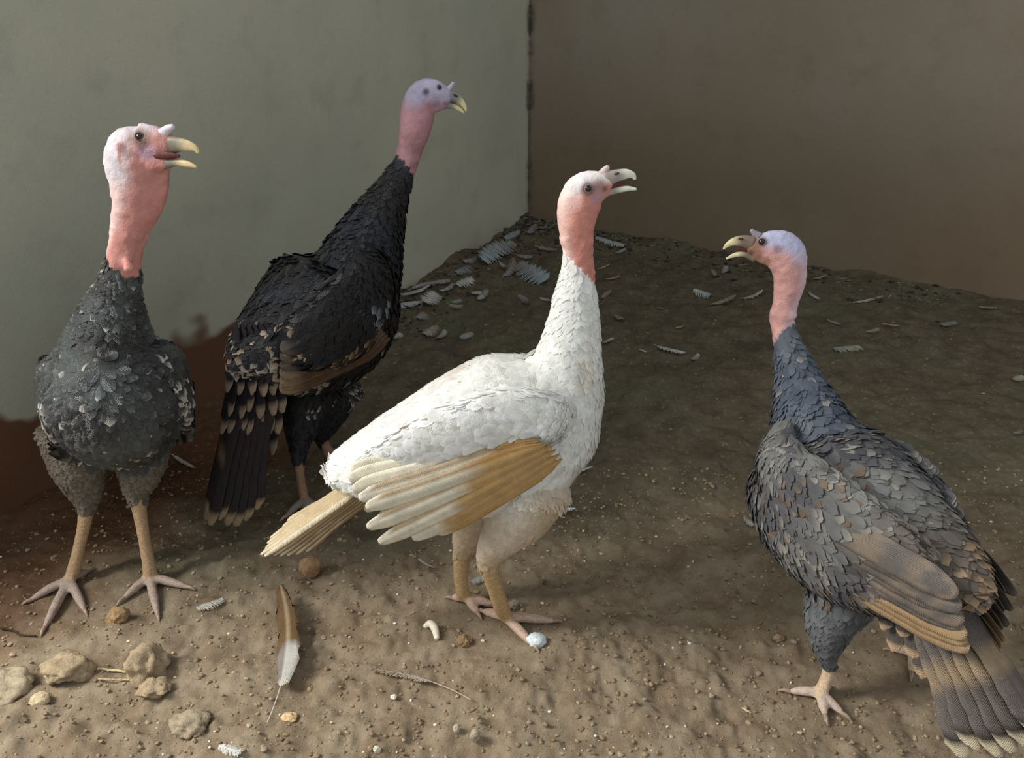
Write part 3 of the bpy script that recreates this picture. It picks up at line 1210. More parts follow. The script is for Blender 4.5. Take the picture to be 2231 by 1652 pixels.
# ---- bird 1: dark, facing the camera, head turned to the right
b1 = at(228, 840, 1.05)
d1 = unit(np.array([0.30, -0.80, 0.50]))
SP1 = dict(
    seed=11, breast=b1, tail=b1 - d1 * 0.40, girth=1.0, mat=M_PLUME_G, plume_col=t1_plume, n_plumes=11000, ruffle=1.6, plume_len=0.70,
    head_side=unit(np.array([-0.25, 1.0, 0])), face_dir=np.array([1.0, 0, -0.2]), t_skin=0.335, skin_slant=0.02, warty=0.0012,
    neck=[(236, 790, 1.13, 112, .9), (244, 705, 1.12, 78, .9), (255, 645, 1.11, 52, .9), (266, 595, 1.10, 40, .92), (276, 525, 1.10, 37, .95),
          (286, 480, 1.10, 43, .85), (299, 442, 1.10, 54, .72), (303, 400, 1.10, 62, .64), (298, 355, 1.10, 68, .6), (299, 318, 1.10, 60, .6), (306, 290, 1.10, 36, .8)],
    skin_lumps=[[(318, 312, 1.095, 44, .75), (350, 311, 1.088, 34, .7), (374, 316, 1.083, 23, .65)],
                [(330, 352, 1.09, 28, .7), (366, 352, 1.083, 15, .7)],
                [(345, 380, 1.095, 20, .4), (348, 430, 1.098, 14, .35), (330, 480, 1.10, 10, .4), (312, 530, 1.10, 8, .5)],
                [(264, 318, 1.083, 13, .6), (264, 345, 1.080, 11, .6), (274, 400, 1.081, 9, .6), (281, 455, 1.082, 7, .6)],
                [(276, 570, 1.075, 9, 1), (282, 588, 1.07, 13, 1)], [(248, 575, 1.085, 10, 1), (244, 592, 1.085, 9, 1)]],
    skin_col=skin_fn((184, 126, 117), (214, 186, 181), (206, 196, 200), jaw=(188, 130, 120), t_head=0.66, cr=(0.1, -0.6)),
    spots=[(310, 275, 40, (206, 200, 208), 0.85), (345, 285, 20, (186, 176, 186), 0.6), (318, 328, 34, (172, 142, 164), 0.8), (264, 322, 18, (140, 102, 100), 0.85), (345, 305, 26, (168, 118, 108), 0.7), (303, 299, 34, (104, 78, 66), 1.0), (350, 340, 12, (70, 30, 30), 0.8)],
    eye=(303, 297), eye_r=9, lid_col=(96, 72, 62),
    ubeak=[(360, 318, 1.085, 23, .6), (384, 315, 1.08, 17, .6), (408, 317, 1.075, 12, .55), (425, 323, 1.073, 7, .5), (432, 334, 1.072, 3, .6)],
    lbeak=[(352, 358, 1.085, 13, .75), (382, 354, 1.08, 9, .75), (410, 358, 1.075, 7, .7), (428, 364, 1.073, 3, .7)],
    mouth=[(340, 338, 1.083, 11, .75), (368, 338, 1.078, 9, .7), (392, 340, 1.075, 3, .6)],
    snood=[(352, 296, 1.086, 15, .7), (366, 281, 1.082, 9, .8), (378, 276, 1.08, 6, .9)], snood_col=(200, 194, 202),
    nostril=(384, 301), beak_base=(118, 112, 100), beak_tip=(206, 184, 140),
    leg_col=(172, 144, 110), toe_col=(160, 142, 130), toe_r=0.0075,
    legs=[dict(thigh=[(300, 930, 1.17, 78), (306, 1010, 1.16, 52), (299, 1065, 1.155, 30), (299, 1085, 1.15, 22)],
               shank=[(299, 1080, 1.15, 22), (306, 1125, 1.145, 17), (317, 1190, 1.135, 15), (326, 1240, 1.125, 17)],
               foot=G(328, 1268), toes=[G(345, 1345), G(410, 1286), G(270, 1312), G(318, 1240)]),
          dict(thigh=[(170, 935, 1.17, 82), (176, 1015, 1.16, 60), (188, 1075, 1.155, 34), (190, 1098, 1.15, 23)],
               shank=[(190, 1095, 1.15, 22), (184, 1140, 1.145, 17), (172, 1195, 1.135, 15), (160, 1245, 1.125, 17)],
               foot=G(155, 1275), toes=[G(97, 1375), G(186, 1335), G(66, 1311), G(192, 1250)])],
    wing=folded_wing(lambda k: bars_col((66, 62, 60), (170, 164, 154), 8 + 2 * k, 0.62), droop=0.012, inset=0.012, rise=-0.006),
    tailfan=dict(base=b1 - d1 * 0.385, tip=b1 - d1 * 0.385 + np.array([-0.06, 0.15, -0.12]), up=np.array([0, 0.4, 1.0]), spread=0.22, basew=0.03, w=0.034,
                 col=band_col((64, 56, 52), (150, 130, 106), 0.9)),
)
bird1 = Bird('turkey', 'dark grey-black turkey facing forward with head turned right, nearest the left edge', SP1)

# ---- bird 2: black, further back, seen from behind, standing tall
SP2 = dict(
    seed=12, breast=at(778, 610, 1.49), tail=at(545, 818, 1.28), girth=1.24, mat=M_PLUME_G, plume_col=t2_plume, n_plumes=7500,
    head_side=Y_AX, face_dir=np.array([1.0, 0, -0.3]), t_skin=0.335, skin_slant=0.03, warty=0.0009,
    neck=[(762, 640, 1.45, 122), (800, 538, 1.48, 84), (834, 458, 1.50, 56), (860, 405, 1.51, 37), (880, 365, 1.51, 28), (892, 330, 1.52, 27), (902, 292, 1.52, 33),
          (908, 258, 1.53, 37), (912, 230, 1.53, 36, .65), (924, 210, 1.53, 36, .6), (945, 205, 1.53, 32, .6), (966, 210, 1.53, 24, .6), (980, 214, 1.53, 17, .6)],
    skin_lumps=[[(935, 228, 1.53, 20, .55), (955, 228, 1.53, 15, .6), (972, 228, 1.53, 10, .6)]],
    skin_col=skin_fn((168, 122, 126), (176, 132, 138), (164, 158, 180), jaw=(170, 136, 146), t_head=0.60),
    spots=[(940, 178, 24, (176, 172, 194), 0.8), (968, 205, 22, (168, 162, 184), 0.85), (945, 215, 18, (164, 152, 172), 0.8), (928, 200, 11, (92, 82, 108), 1.0), (957, 190, 10, (120, 114, 130), 0.8)],
    eye=(957, 190), eye_r=5, lid_col=(120, 112, 122),
    ubeak=[(975, 208, 1.53, 13, .6), (993, 213, 1.53, 10, .6), (1005, 222, 1.53, 7, .55), (1013, 234, 1.53, 4, .5), (1015, 242, 1.53, 2, .6)],
    lbeak=[(966, 229, 1.53, 8, .7), (986, 231, 1.53, 6, .7), (1001, 238, 1.53, 4, .6), (1011, 246, 1.53, 2, .6)],
    mouth=[(962, 222, 1.53, 6, .6), (982, 224, 1.53, 4, .6), (994, 228, 1.53, 2, .6)],
    snood=[(972, 200, 1.53, 8, .7), (982, 189, 1.53, 5, .9), (988, 180, 1.53, 4, 1)], snood_col=(176, 170, 190),
    nostril=(993, 207), beak_base=(120, 118, 122), beak_tip=(206, 196, 142),
    leg_col=(150, 118, 96), toe_col=(136, 126, 116), toe_r=0.0075,
    legs=[dict(thigh=[(672, 840, 1.42, 72), (660, 910, 1.39, 46), (652, 965, 1.37, 24), (650, 990, 1.365, 16)],
               shank=[(650, 985, 1.365, 15), (654, 1035, 1.355, 11), (662, 1080, 1.35, 11)],
               foot=G(666, 1100), toes=[G(622, 1128), G(706, 1118), G(672, 1142), G(664, 1082)]),
          dict(thigh=[(720, 840, 1.51, 72), (708, 910, 1.51, 40), (699, 945, 1.51, 20), (699, 955, 1.51, 15)],
               shank=[(699, 950, 1.51, 14), (709, 972, 1.51, 12), (720, 993, 1.51, 12)],
               foot=G(728, 1004), toes=[G(768, 1002), G(726, 1030), G(758, 970)])],
    wing=folded_wing(lambda k: band_col((104, 82, 66), (150, 126, 100), 0.88) if k < 0.5 else band_col((52, 50, 54), (104, 92, 82), 0.9), droop=0.0, long=0.20, rise=0.035, inset=0.004, far=(1, -0.03, 0.034)),
    tailfan=dict(base=at(530, 835, 1.29), tip=at(448, 1138, 1.235), up=np.array([-0.6, -0.75, 0.35]), spread=0.10, basew=0.046, w=0.036, bend=-0.02, round=0.16,
                 col=lambda t, s: lin(164, 144, 114) if t > 0.90 else (lin(120, 102, 84) if 0.46 < t + 0.03 * s < 0.52 else lin(50, 43, 44))),
)
bird2 = Bird('turkey', 'black turkey standing tall against the left wall, seen from behind', SP2)

# ---- bird 3: white, in profile, facing right
OCH = (198, 160, 104)
WHT = (238, 230, 208)


def wing3(b, sg):
    def W(px, py, Y):
        p = at(px, py, Y)
        if sg > 0:
            p = p - 2 * ((p - b.O) @ b.ax[1]) * b.ax[1]
        return p
    m = 0.00058
    dz = np.array([0, -0.012, -0.060]) if sg > 0 else np.zeros(3)
    sh = [(W(1242, 912, .968) + dz, .010, 34 * m), (W(1200, 918, .946) + dz, .016, 66 * m), (W(1110, 912, .938) + dz, .017, 68 * m), (W(1000, 945, .938) + dz, .016, 74 * m),
          (W(890, 985, .950) + dz, .013, 60 * m), (W(815, 1004, .965) + dz, .009, 28 * m), (W(780, 1018, .975) + dz, .005, 14 * m)]
    spec = [  # base, tip, width px, t where ochre turns white
        ((1225, 1000), (955, 1168), 40, 0.95), ((1220, 990), (900, 1180), 44, 0.80), ((1212, 980), (826, 1188), 46, 0.55), ((1205, 972), (800, 1155), 48, 0.48),
        ((1195, 965), (797, 1112), 50, 0.42), ((1180, 958), (782, 1092), 54, 0.30), ((1165, 955), (768, 1072), 58, 0.22), ((1150, 952), (760, 1050), 60, 0.10), ((1135, 950), (765, 1030), 58, 0.02)]
    fl = []
    for i, (p0, p1, w, t0) in enumerate(spec):
        col = band_col(OCH if i < 6 else (214, 184, 134), WHT, t0)

        def stripe(t, s, col=col, i=i):
            c = col(t, s)
            if s * sg > 0.5 and t < 0.93 and i < 6: c = c * 0.35 + lin(150, 112, 62) * 0.65
            return c
        fl.append(dict(base=W(*p0, (.924 - .0020 * i) if i < 5 else (.914 + .0045 * (i - 4))) + dz, tip=W(*p1, (.938 - .0020 * i) if i < 5 else (.929 + .0045 * (i - 4))) + dz, w=w * m, col=stripe, bend=-0.01, blunt=0.86, sweep=-0.015 * sg))
    return dict(shell=sh, flights=fl)


SP3 = dict(
    seed=13, breast=at(1246, 868, 1.06), tail=at(765, 1058, 1.00), girth=1.06, mat=M_PLUME, plume_col=t3_plume, n_plumes=10000, ruffle=0.45, neck_ruffle=2.0, vary=(0.92, 1.05),
    head_side=Y_AX, face_dir=np.array([1.0, 0, -0.2]), t_skin=0.375, skin_slant=0.07, warty=0.0009,
    neck=[(1222, 860, 1.05, 100), (1240, 775, 1.055, 70), (1250, 705, 1.06, 56), (1254, 645, 1.06, 46), (1261, 588, 1.06, 35), (1258, 535, 1.06, 34), (1256, 490, 1.06, 41),
          (1261, 450, 1.06, 48, .7), (1273, 421, 1.06, 46, .62), (1293, 407, 1.06, 38, .6), (1315, 402, 1.06, 28, .6), (1330, 402, 1.06, 20, .6)],
    skin_lumps=[[(1280, 430, 1.06, 34, .6), (1305, 420, 1.06, 24, .6), (1325, 415, 1.06, 13, .65)]],
    skin_col=skin_fn((192, 128, 114), (214, 178, 166), (220, 210, 206), jaw=(186, 136, 128), t_head=0.60, cr=(0.1, -0.6)),
    spots=[(1275, 386, 36, (226, 220, 220), 0.95), (1303, 405, 24, (150, 118, 114), 0.8), (1300, 428, 22, (172, 134, 144), 0.8), (1252, 440, 26, (214, 168, 160), 0.7), (1281, 412, 22, (100, 74, 70), 1.0), (1318, 412, 10, (70, 36, 34), 0.7)],
    eye=(1282, 411), eye_r=8, lid_col=(140, 110, 108),
    ubeak=[(1318, 390, 1.06, 19, .6), (1343, 383, 1.06, 14, .6), (1364, 379, 1.06, 11, .55), (1378, 382, 1.06, 7, .5), (1384, 391, 1.06, 3, .6)],
    lbeak=[(1312, 422, 1.06, 10, .75), (1342, 415, 1.06, 7, .75), (1366, 411, 1.06, 6, .7), (1386, 412, 1.06, 3, .7)],
    mouth=[(1312, 412, 1.06, 9, .62), (1338, 404, 1.06, 6, .6), (1360, 398, 1.06, 3, .6)],
    snood=[(1308, 384, 1.06, 11, .7), (1318, 371, 1.06, 8, .8), (1325, 363, 1.06, 5, 1)], snood_col=(196, 176, 172),
    nostril=(1343, 376), beak_base=(152, 140, 132), beak_tip=(214, 214, 196),
    leg_col=(182, 152, 110), toe_col=(190, 162, 144), toe_r=0.0078,
    legs=[dict(thigh=[(1155, 1045, 1.0, 98), (1125, 1120, .995, 74), (1085, 1180, .99, 42), (1064, 1215, .99, 28)],
               shank=[(1064, 1212, .99, 27), (1066, 1240, .99, 21), (1078, 1280, .997, 18), (1092, 1322, 1.01, 18)],
               foot=G(1102, 1358), toes=[G(1163, 1418), G(1208, 1360), G(1052, 1338)]),
          dict(thigh=[(1085, 1080, 1.08, 72), (1032, 1150, 1.08, 42), (1013, 1190, 1.08, 28)],
               shank=[(1012, 1190, 1.08, 24), (1004, 1245, 1.075, 17), (1008, 1290, 1.07, 15)],
               foot=G(1018, 1315), toes=[G(1040, 1342), G(1078, 1326), G(985, 1310)])],
    wing=wing3, n_coverts=800,
    tailfan=dict(base=at(800, 1055, 1.0), tip=at(578, 1208, .965), up=np.array([0.45, -0.55, 0.8]), spread=0.06, basew=0.018, w=0.0125, round=0.25, bend=0.0, arch=0.008, blunt=0.75,
                 col=lambda t, s: lin(156, 128, 90) if s > 0.6 else (lin(206, 184, 146) if s < -0.5 else lin(230, 218, 190))),
)
bird3 = Bird('turkey', 'white turkey with ochre wing feathers standing in profile at centre', SP3)

# ---- bird 4: grey, seen from behind, tail towards the camera, head turned left
SP4 = dict(
    seed=14, breast=at(1726, 1000, 1.03), tail=at(2095, 1318, .76), girth=1.07, mat=M_PLUME, plume_col=t4_plume, n_plumes=7500, ruffle=1.1,
    head_side=Y_AX, face_dir=np.array([-1.0, 0, -0.3]), t_skin=0.335, skin_slant=0.045, warty=0.0012,
    neck=[(1775, 980, 1.00, 112), (1758, 900, 1.03, 76), (1742, 842, 1.05, 54), (1727, 788, 1.06, 38), (1713, 745, 1.07, 29), (1705, 705, 1.08, 25), (1710, 665, 1.08, 27), (1719, 625, 1.08, 33),
          (1720, 585, 1.08, 38), (1710, 553, 1.08, 44, .7), (1688, 540, 1.08, 41, .62), (1662, 537, 1.08, 32, .6), (1642, 540, 1.08, 22, .6), (1630, 541, 1.08, 16, .6)],
    skin_lumps=[[(1672, 555, 1.08, 26, .6), (1650, 556, 1.08, 16, .6), (1636, 556, 1.08, 10, .65)]],
    skin_col=skin_fn((196, 148, 142), (204, 174, 180), (174, 172, 198), jaw=(172, 126, 108), t_head=0.60, cr=(0.2, -0.5)),
    spots=[(1690, 505, 42, (176, 176, 202), 0.95), (1638, 538, 36, (146, 104, 84), 0.95), (1694, 543, 15, (140, 118, 130), 0.9), (1660, 527, 17, (110, 84, 76), 0.9), (1635, 550, 10, (70, 44, 36), 0.7)],
    eye=(1660, 527), eye_r=8, lid_col=(120, 96, 90),
    ubeak=[(1640, 530, 1.08, 17, .6), (1617, 525, 1.08, 13, .6), (1598, 527, 1.08, 9, .55), (1583, 535, 1.08, 5, .5), (1576, 543, 1.08, 2, .6)],
    lbeak=[(1645, 562, 1.08, 10, .75), (1620, 554, 1.08, 6, .75), (1600, 556, 1.08, 5, .7), (1582, 564, 1.08, 2, .7)],
    mouth=[(1645, 549, 1.08, 7, .62), (1620, 543, 1.08, 5, .6), (1604, 543, 1.08, 2, .6)],
    snood=[(1652, 515, 1.08, 10, .7), (1642, 507, 1.08, 6, .9), (1637, 501, 1.08, 4, 1)], snood_col=(150, 140, 150),
    nostril=(1612, 518), beak_base=(124, 106, 92), beak_tip=(222, 210, 166),
    leg_col=(206, 180, 150), toe_col=(196, 176, 160), toe_r=0.007,
    legs=[dict(thigh=[(1855, 1265, .905, 85), (1812, 1345, .895, 58), (1802, 1410, .89, 30), (1803, 1430, .889, 19)],
               shank=[(1803, 1425, .889, 17), (1806, 1455, .888, 15), (1796, 1492, .887, 15)],
               foot=G(1783, 1522), toes=[G(1718, 1508), G(1797, 1566), G(1836, 1560), G(1800, 1505)]),
          dict(thigh=[(1975, 1250, .95, 72), (1985, 1340, .95, 46), (1990, 1385, .95, 22)],
               shank=[(1990, 1380, .95, 15), (1990, 1405, .952, 14)],
               foot=G(1988, 1428), toes=[G(1945, 1420), G(1985, 1470), G(2030, 1450)])],
    wing=folded_wing(lambda k: band_col((124, 96, 70), (176, 148, 112), 0.5) if k < 0.3 else bars_col((108, 102, 98), (136, 122, 108), 7 + 2 * k, 0.55), droop=-0.01, n=9, long=0.26, rise=0.026, inset=0.018, far=(-1, -0.004, 0.030)),
    tailfan=dict(base=at(2075, 1300, .78), tip=at(2290, 1600, .655), up=np.array([0.35, -0.25, 0.9]), spread=0.24, basew=0.040, w=0.038, arch=0.016,
                 col=lambda t, s: lin(206, 190, 160) if t > 0.93 else (lin(66, 58, 54) if 0.83 < t else (lin(160, 138, 112) if 0.42 < t + 0.04 * abs(s) < 0.58 else lin(112, 102, 96)))),
)
bird4 = Bird('turkey', 'mottled grey turkey seen from behind on the right, tail leaving the frame', SP4)

# rows of buff-tipped coverts over the tail of the black bird
for (y0, y1, xa, xb, n_, Yd) in [(800, 985, 478, 588, 7, 1.262), (770, 950, 472, 600, 7, 1.256), (740, 905, 490, 612, 6, 1.252), (700, 862, 492, 612, 6, 1.25)]:
    for i_ in range(n_):
        k_ = i_ / (n_ - 1)
        xt = xa + (xb - xa) * k_ + bird2.rng.uniform(-6, 6)
        a_, b_ = at(545 + 60 * (k_ - 0.5), y0, Yd + 0.035), at(xt, y1 + bird2.rng.uniform(-12, 12), Yd + 0.02 * abs(k_ - 0.5))
        Vv, Ff, Cc = feather_geo(a_, b_, 40 * mpp(a_), np.array([-0.6 + 0.5 * (k_ - 0.4), -0.75, 0.35]), lambda t, s: lin(158, 140, 120) if t > 0.86 else lin(38, 34, 38), rows=10, cols=7, bend=-0.03, blunt=0.75, jag=0.10, rng=bird2.rng)
        bird2.part('tail_covert', Vv, Ff, Cc, M_VANE)

# loose tan-tipped feathers hanging under the tail of the grey bird
for (x0, y0, x1, y1, Yb, Yt, w) in [(1945, 1300, 1925, 1375, .83, .80, 40), (1970, 1310, 1945, 1420, .82, .79, 44), (2000, 1320, 1990, 1435, .80, .77, 46), (2030, 1330, 2025, 1455, .79, .76, 46),
                                    (2060, 1340, 2062, 1478, .78, .74, 46), (2085, 1340, 2105, 1500, .77, .73, 46), (1985, 1330, 1965, 1390, .81, .78, 40), (2045, 1345, 2050, 1420, .78, .75, 44), (1925, 1290, 1905, 1345, .84, .82, 40), (2010, 1340, 2010, 1478, .80, .77, 40)]:
    a_, b_ = at(x0, y0, Yb), at(x1, y1, Yt)
    Vv, Ff, Cc = feather_geo(a_, b_, w * mpp(a_), np.array([-0.5, -0.7, 0.5]), lambda t, s: lin(188, 160, 128) if t > 0.84 else (lin(96, 88, 84) if t > 0.6 else lin(112, 108, 106)), rows=10, cols=7, bend=0.06, blunt=0.7, jag=0.14, rng=bird4.rng)
    bird4.part('undertail_covert', Vv, Ff, Cc, M_VANE)


# ------------------------------------------------------------------ things lying on the soil
def ground_pt(px, py, lift=0.0):
    p = G(px, py)
    for _ in range(3):
        p = EYE + ray(px, py) * ((CAM_H - gz(p[0], p[1])) / -ray(px, py)[2])
    return p + np.array([0, 0, lift])


def frayed_geo(base, tip, width, normal, c0, c1, bend, sweep, camber, quill, rng):
    """a loose downy feather: a shaft with single barbs standing off both sides"""
    L = np.linalg.norm(tip - base)
    D = (tip - base) / L
    Nn = unit(normal - (normal @ D) * D)
    W = np.cross(Nn, D)
    V, Fq, C = [], [], []

    def shaft(t):
        return base + D * (t * L) + W * (sweep * L * 4 * t * (1 - t)) + Nn * (bend * L * t * t)
    for i in range(13):                                   # the shaft
        t = i / 12
        p, r = shaft(t), 0.0009 * (1.2 - t)
        V += [p - W * r + Nn * 0.0003, p + Nn * (r + 0.0005), p + W * r + Nn * 0.0003]
        C += [np.append(np.minimum(c0 * 1.15, 0.9), 0.0)] * 3
        if i:
            a = (i - 1) * 3
            Fq += [(a, a + 1, a + 4, a + 3), (a + 1, a + 2, a + 5, a + 4)]
    n = 40
    for i in range(n):
        t = quill + (1 - quill) * (i + rng.uniform(-0.3, 0.3)) / n
        t = min(max(t, 0), 0.99)
        tq = (t - quill) / (1 - quill)
        wl = width * 0.5 * (math.sqrt(max(0.03, 1 - (2 * tq - 0.9) ** 2 * 0.82))) * rng.uniform(0.75, 1.12)
        for sg in (-1, 1):
            fw = 0.35 + 0.5 * tq + rng.uniform(-0.18, 0.18)
            hw = L * (1 - quill) / n * rng.uniform(0.75, 1.15)
            col = np.append((c0 * (1 - t) + c1 * t) * rng.uniform(0.85, 1.1), t * L)
            k = len(V)
            for q in (0.0, 0.5, 1.0):
                p = shaft(t) + W * (sg * wl * q) + D * (fw * wl * q * (0.6 + 0.4 * q)) + Nn * (-camber * wl * q * q + rng.uniform(-0.0008, 0.0012))
                h = hw * (1 - 0.7 * q * q)
                V += [p - D * h, p + D * h]
                C += [np.minimum(col, 0.95)] * 2
            Fq += [(k, k + 1, k + 3, k + 2), (k + 2, k + 3, k + 5, k + 4)]
    return np.array(V), np.array(Fq), np.array(C)


def loose_feather(x0, y0, x1, y1, w, col, tip=None, label=None, group=None, bend=0.05, sweep=0.0, quill=0.12, jag=0.25, lift=0.006, tilt=0.0, camber=0.25, rows=10, colf=None, lean=None):
    a, b = ground_pt(x0, y0, lift), ground_pt(x1, y1, lift)
    m = mpp(a)
    c0 = lin(col)
    c1 = lin(tip) if tip else c0 * 1.05
    nrm = np.array([tilt, -lean if lean is not None else -abs(tilt) * 0.5, 1.0])
    V, Fq, C = feather_geo(a, b, w * m, nrm, colf or (lambda t, s: (c0 * (1 - t) + c1 * t) * (1.12 if s == 0 else 1.0)), rows=rows, cols=7, bend=bend, sweep=sweep, camber=camber, quill=quill, blunt=0.6, jag=jag)
    if colf is None and w >= 9:
        V, Fq, C = frayed_geo(a, b, w * m, nrm, c0, c1, bend, sweep, camber, quill, RNG)
    mid = (a + b) / 2
    me = mesh_data('loose_feather', V - mid, Fq, np.minimum(C, 0.95), [M_VANE])
    o = put('loose_feather', me, loc=mid)
    tag(o, label, 'feather', group)
    return o


PALE, GREY, BLUE, TAN = (196, 196, 190), (146, 144, 138), (164, 178, 186), (164, 146, 120)
# the ones that can be told apart
loose_feather(583, 1582, 628, 1306, 56, (205, 200, 190), (118, 86, 52), 'long brown-tipped feather standing out from the soil below the white tail', bend=0.10, sweep=-0.07, quill=0.24, jag=0.22, tilt=-0.35, rows=20,
              colf=lambda t, s: lin(226, 218, 200) if t < 0.26 else (lin(196, 192, 184) if (s <= 0 and t < 0.5) else (lin(140, 132, 128) if t < 0.5 else (lin(168, 146, 116) if s == 0 else lin(110, 86, 58)))))
loose_feather(838, 676, 918, 662, 34, BLUE, PALE, 'broad blue-white feather beside the black turkey, lowest in the wall litter', bend=0.02, sweep=0.05, quill=0.0)
loose_feather(925, 672, 948, 656, 44, PALE, None, 'short upright-lying white feather right of the broad blue-white one', bend=0.12, quill=0.0, lean=0.8, lift=0.02, jag=0.15)
loose_feather(1050, 582, 1114, 556, 52, BLUE, GREY, 'largest bluish white feather in the heap in the corner', bend=0.16, sweep=0.12, quill=0.05, lean=0.8, lift=0.022, jag=0.15, rows=14)
loose_feather(1192, 622, 1136, 598, 54, BLUE, GREY, 'torn bluish down feather just left of the white turkey neck', bend=0.18, jag=0.2, quill=0.0, rows=16, lean=0.7, lift=0.02)
loose_feather(1296, 518, 1360, 540, 30, BLUE, PALE, 'long pale feather lying at the wall right of the white neck', bend=0.03, quill=0.05)
loose_feather(1512, 634, 1546, 648, 36, PALE, BLUE, 'bright white feather in front of the grey turkey beak', bend=0.06, quill=0.0)
loose_feather(1858, 664, 1922, 652, 12, PALE, TAN, 'thin pale quill feather on the soil right of the pink neck', bend=0.04)
loose_feather(1816, 764, 1872, 760, 34, (150, 150, 136), (164, 160, 146), 'flat grey-green leaf-like feather behind the grey turkey neck', bend=0.02, quill=0.0, jag=0.1)
loose_feather(1425, 756, 1492, 776, 18, GREY, PALE, 'frayed grey feather between the white and the grey turkey', bend=0.05, jag=0.4)
loose_feather(1208, 1085, 1252, 1122, 20, (214, 222, 224), (228, 232, 232), 'curled white feather on dark soil under the white breast', bend=0.16, sweep=-0.22, quill=0.0)
loose_feather(376, 996, 424, 1026, 11, (206, 200, 186), (180, 172, 158), 'single pale quill lying behind the left turkey leg', bend=0.02)
loose_feather(902, 1196, 948, 1248, 8, (176, 176, 168), (150, 148, 140), 'thin curved quill under the white turkey wing tips', bend=0.06, sweep=-0.12, quill=0.3)
loose_feather(1026, 1532, 806, 1470, 22, (176, 166, 150), (140, 122, 102), 'bare curved quill lying across the foreground soil', bend=0.03, sweep=-0.07, quill=0.45, jag=0.4, rows=16)
loose_feather(430, 1332, 486, 1316, 26, (206, 200, 188), PALE, 'ragged white down tuft right of the left turkey toes', bend=0.10, jag=0.6, quill=0.0)
loose_feather(480, 1632, 528, 1650, 26, (222, 220, 212), PALE, 'ragged white down tuft at the bottom edge', bend=0.10, jag=0.6, quill=0.0)
loose_feather(1060, 1262, 1028, 1276, 20, (170, 172, 170), None, 'grey down scrap between the white turkey legs', bend=0.10, jag=0.5, quill=0.0)
loose_feather(2112, 1272, 2208, 1282, 8, GREY, BLUE, 'thin blue-grey quill beside the grey turkey tail', bend=0.03)
# the rest of the litter
heap = [(905, 700, 924, 690, 26), (852, 742, 872, 734, 22), (925, 735, 950, 722, 26), (950, 745, 968, 730, 18), (1002, 742, 1030, 734, 16), (985, 628, 1028, 616, 30),
        (940, 622, 980, 618, 16), (990, 600, 1022, 590, 32), (1095, 610, 1115, 580, 20), (1040, 660, 1060, 640, 16), (1070, 545, 1120, 540, 10), (1150, 515, 1166, 500, 22),
        (1168, 505, 1206, 490, 20), (1165, 542, 1216, 552, 10), (890, 640, 950, 628, 9), (870, 648, 936, 632, 8), (980, 665, 1004, 660, 12), (1020, 645, 1052, 646, 8),
        (1130, 650, 1150, 668, 14), (1175, 655, 1200, 662, 8), (960, 640, 985, 628, 12), (1100, 525, 1130, 512, 16), (1010, 575, 1040, 566, 16), (975, 668, 1010, 676, 10), (1085, 575, 1100, 596, 12), (1120, 560, 1160, 570, 12)]
HEAP_LABEL = {0: 'lilac-grey scrap just below the short upright-lying white feather', 1: 'lowest pale scrap of the wall litter, beside the black turkey belly', 2: 'pale ragged scrap below the broad blue-white feather',
              5: 'wide pale scrap midway along the left wall litter', 7: 'plump pale scrap above the wide one in the wall litter', 11: 'pale scrap highest in the corner, under the dark joint',
              12: 'grey scrap in the corner nearest the white turkey head', 13: 'thin pale quill touching the back of the white neck', 10: 'thin curved quill over the largest bluish feather', 14: 'long thin straw-like quill at the foot of the left wall'}
for i, (a, b, c, d, w) in enumerate(heap):
    loose_feather(a, b, c, d, w * 1.1, random.choice([(176, 176, 172), GREY, (150, 162, 170), (164, 158, 164)]), random.choice([PALE, TAN, GREY, (120, 114, 106)]), HEAP_LABEL.get(i, 'small pale feather scrap in the litter along the left wall and corner'), 'feather scraps in the corner litter', bend=random.uniform(0.03, 0.18), sweep=random.uniform(-0.1, 0.1), quill=random.choice([0, 0.1, 0.2]), jag=0.2, tilt=random.uniform(-0.3, 0.3), lean=random.uniform(0.1, 0.9), lift=0.010, camber=0.4)
mid_ = [(1340, 556, 1362, 548, 14), (1318, 612, 1350, 606, 9), (1310, 655, 1330, 640, 12), (1338, 690, 1352, 706, 14), (1572, 600, 1580, 585, 16), (1546, 668, 1600, 655, 14), (1612, 655, 1660, 642, 14),
        (1505, 788, 1520, 778, 14), (1312, 752, 1336, 744, 12), (1550, 590, 1558, 608, 10), (1392, 766, 1408, 772, 9), (1430, 675, 1450, 678, 6), (1235, 1030, 1292, 1026, 8), (1540, 1055, 1556, 1070, 8), (1620, 1130, 1644, 1152, 18), (1300, 590, 1330, 580, 8), (1470, 720, 1490, 716, 6)]
MID_LABEL = {0: 'pale scrap just below the long feather at the right wall', 3: 'pale scrap right of the white feathered neck', 4: 'pale scrap under the grey turkey beak tip', 5: 'grey forked scrap left of the pink neck',
             6: 'pale scrap touching the front of the pink neck', 7: 'pale fleck right of the frayed grey feather', 8: 'pale scrap right of the white neck base', 12: 'thin pale scrap in front of the white breast',
             14: 'bluish down scrap left of the grey turkey wing'}
for i, (a, b, c, d, w) in enumerate(mid_):
    loose_feather(a, b, c, d, w, random.choice([GREY, (150, 140, 126), TAN]), random.choice([PALE, TAN, GREY]), MID_LABEL.get(i, 'tiny pale feather scrap on dark soil between the white and grey turkeys'), 'feather scraps between the two nearer turkeys', bend=random.uniform(0.03, 0.15), sweep=random.uniform(-0.1, 0.1), quill=0.1, jag=0.4, tilt=random.uniform(-0.3, 0.3))
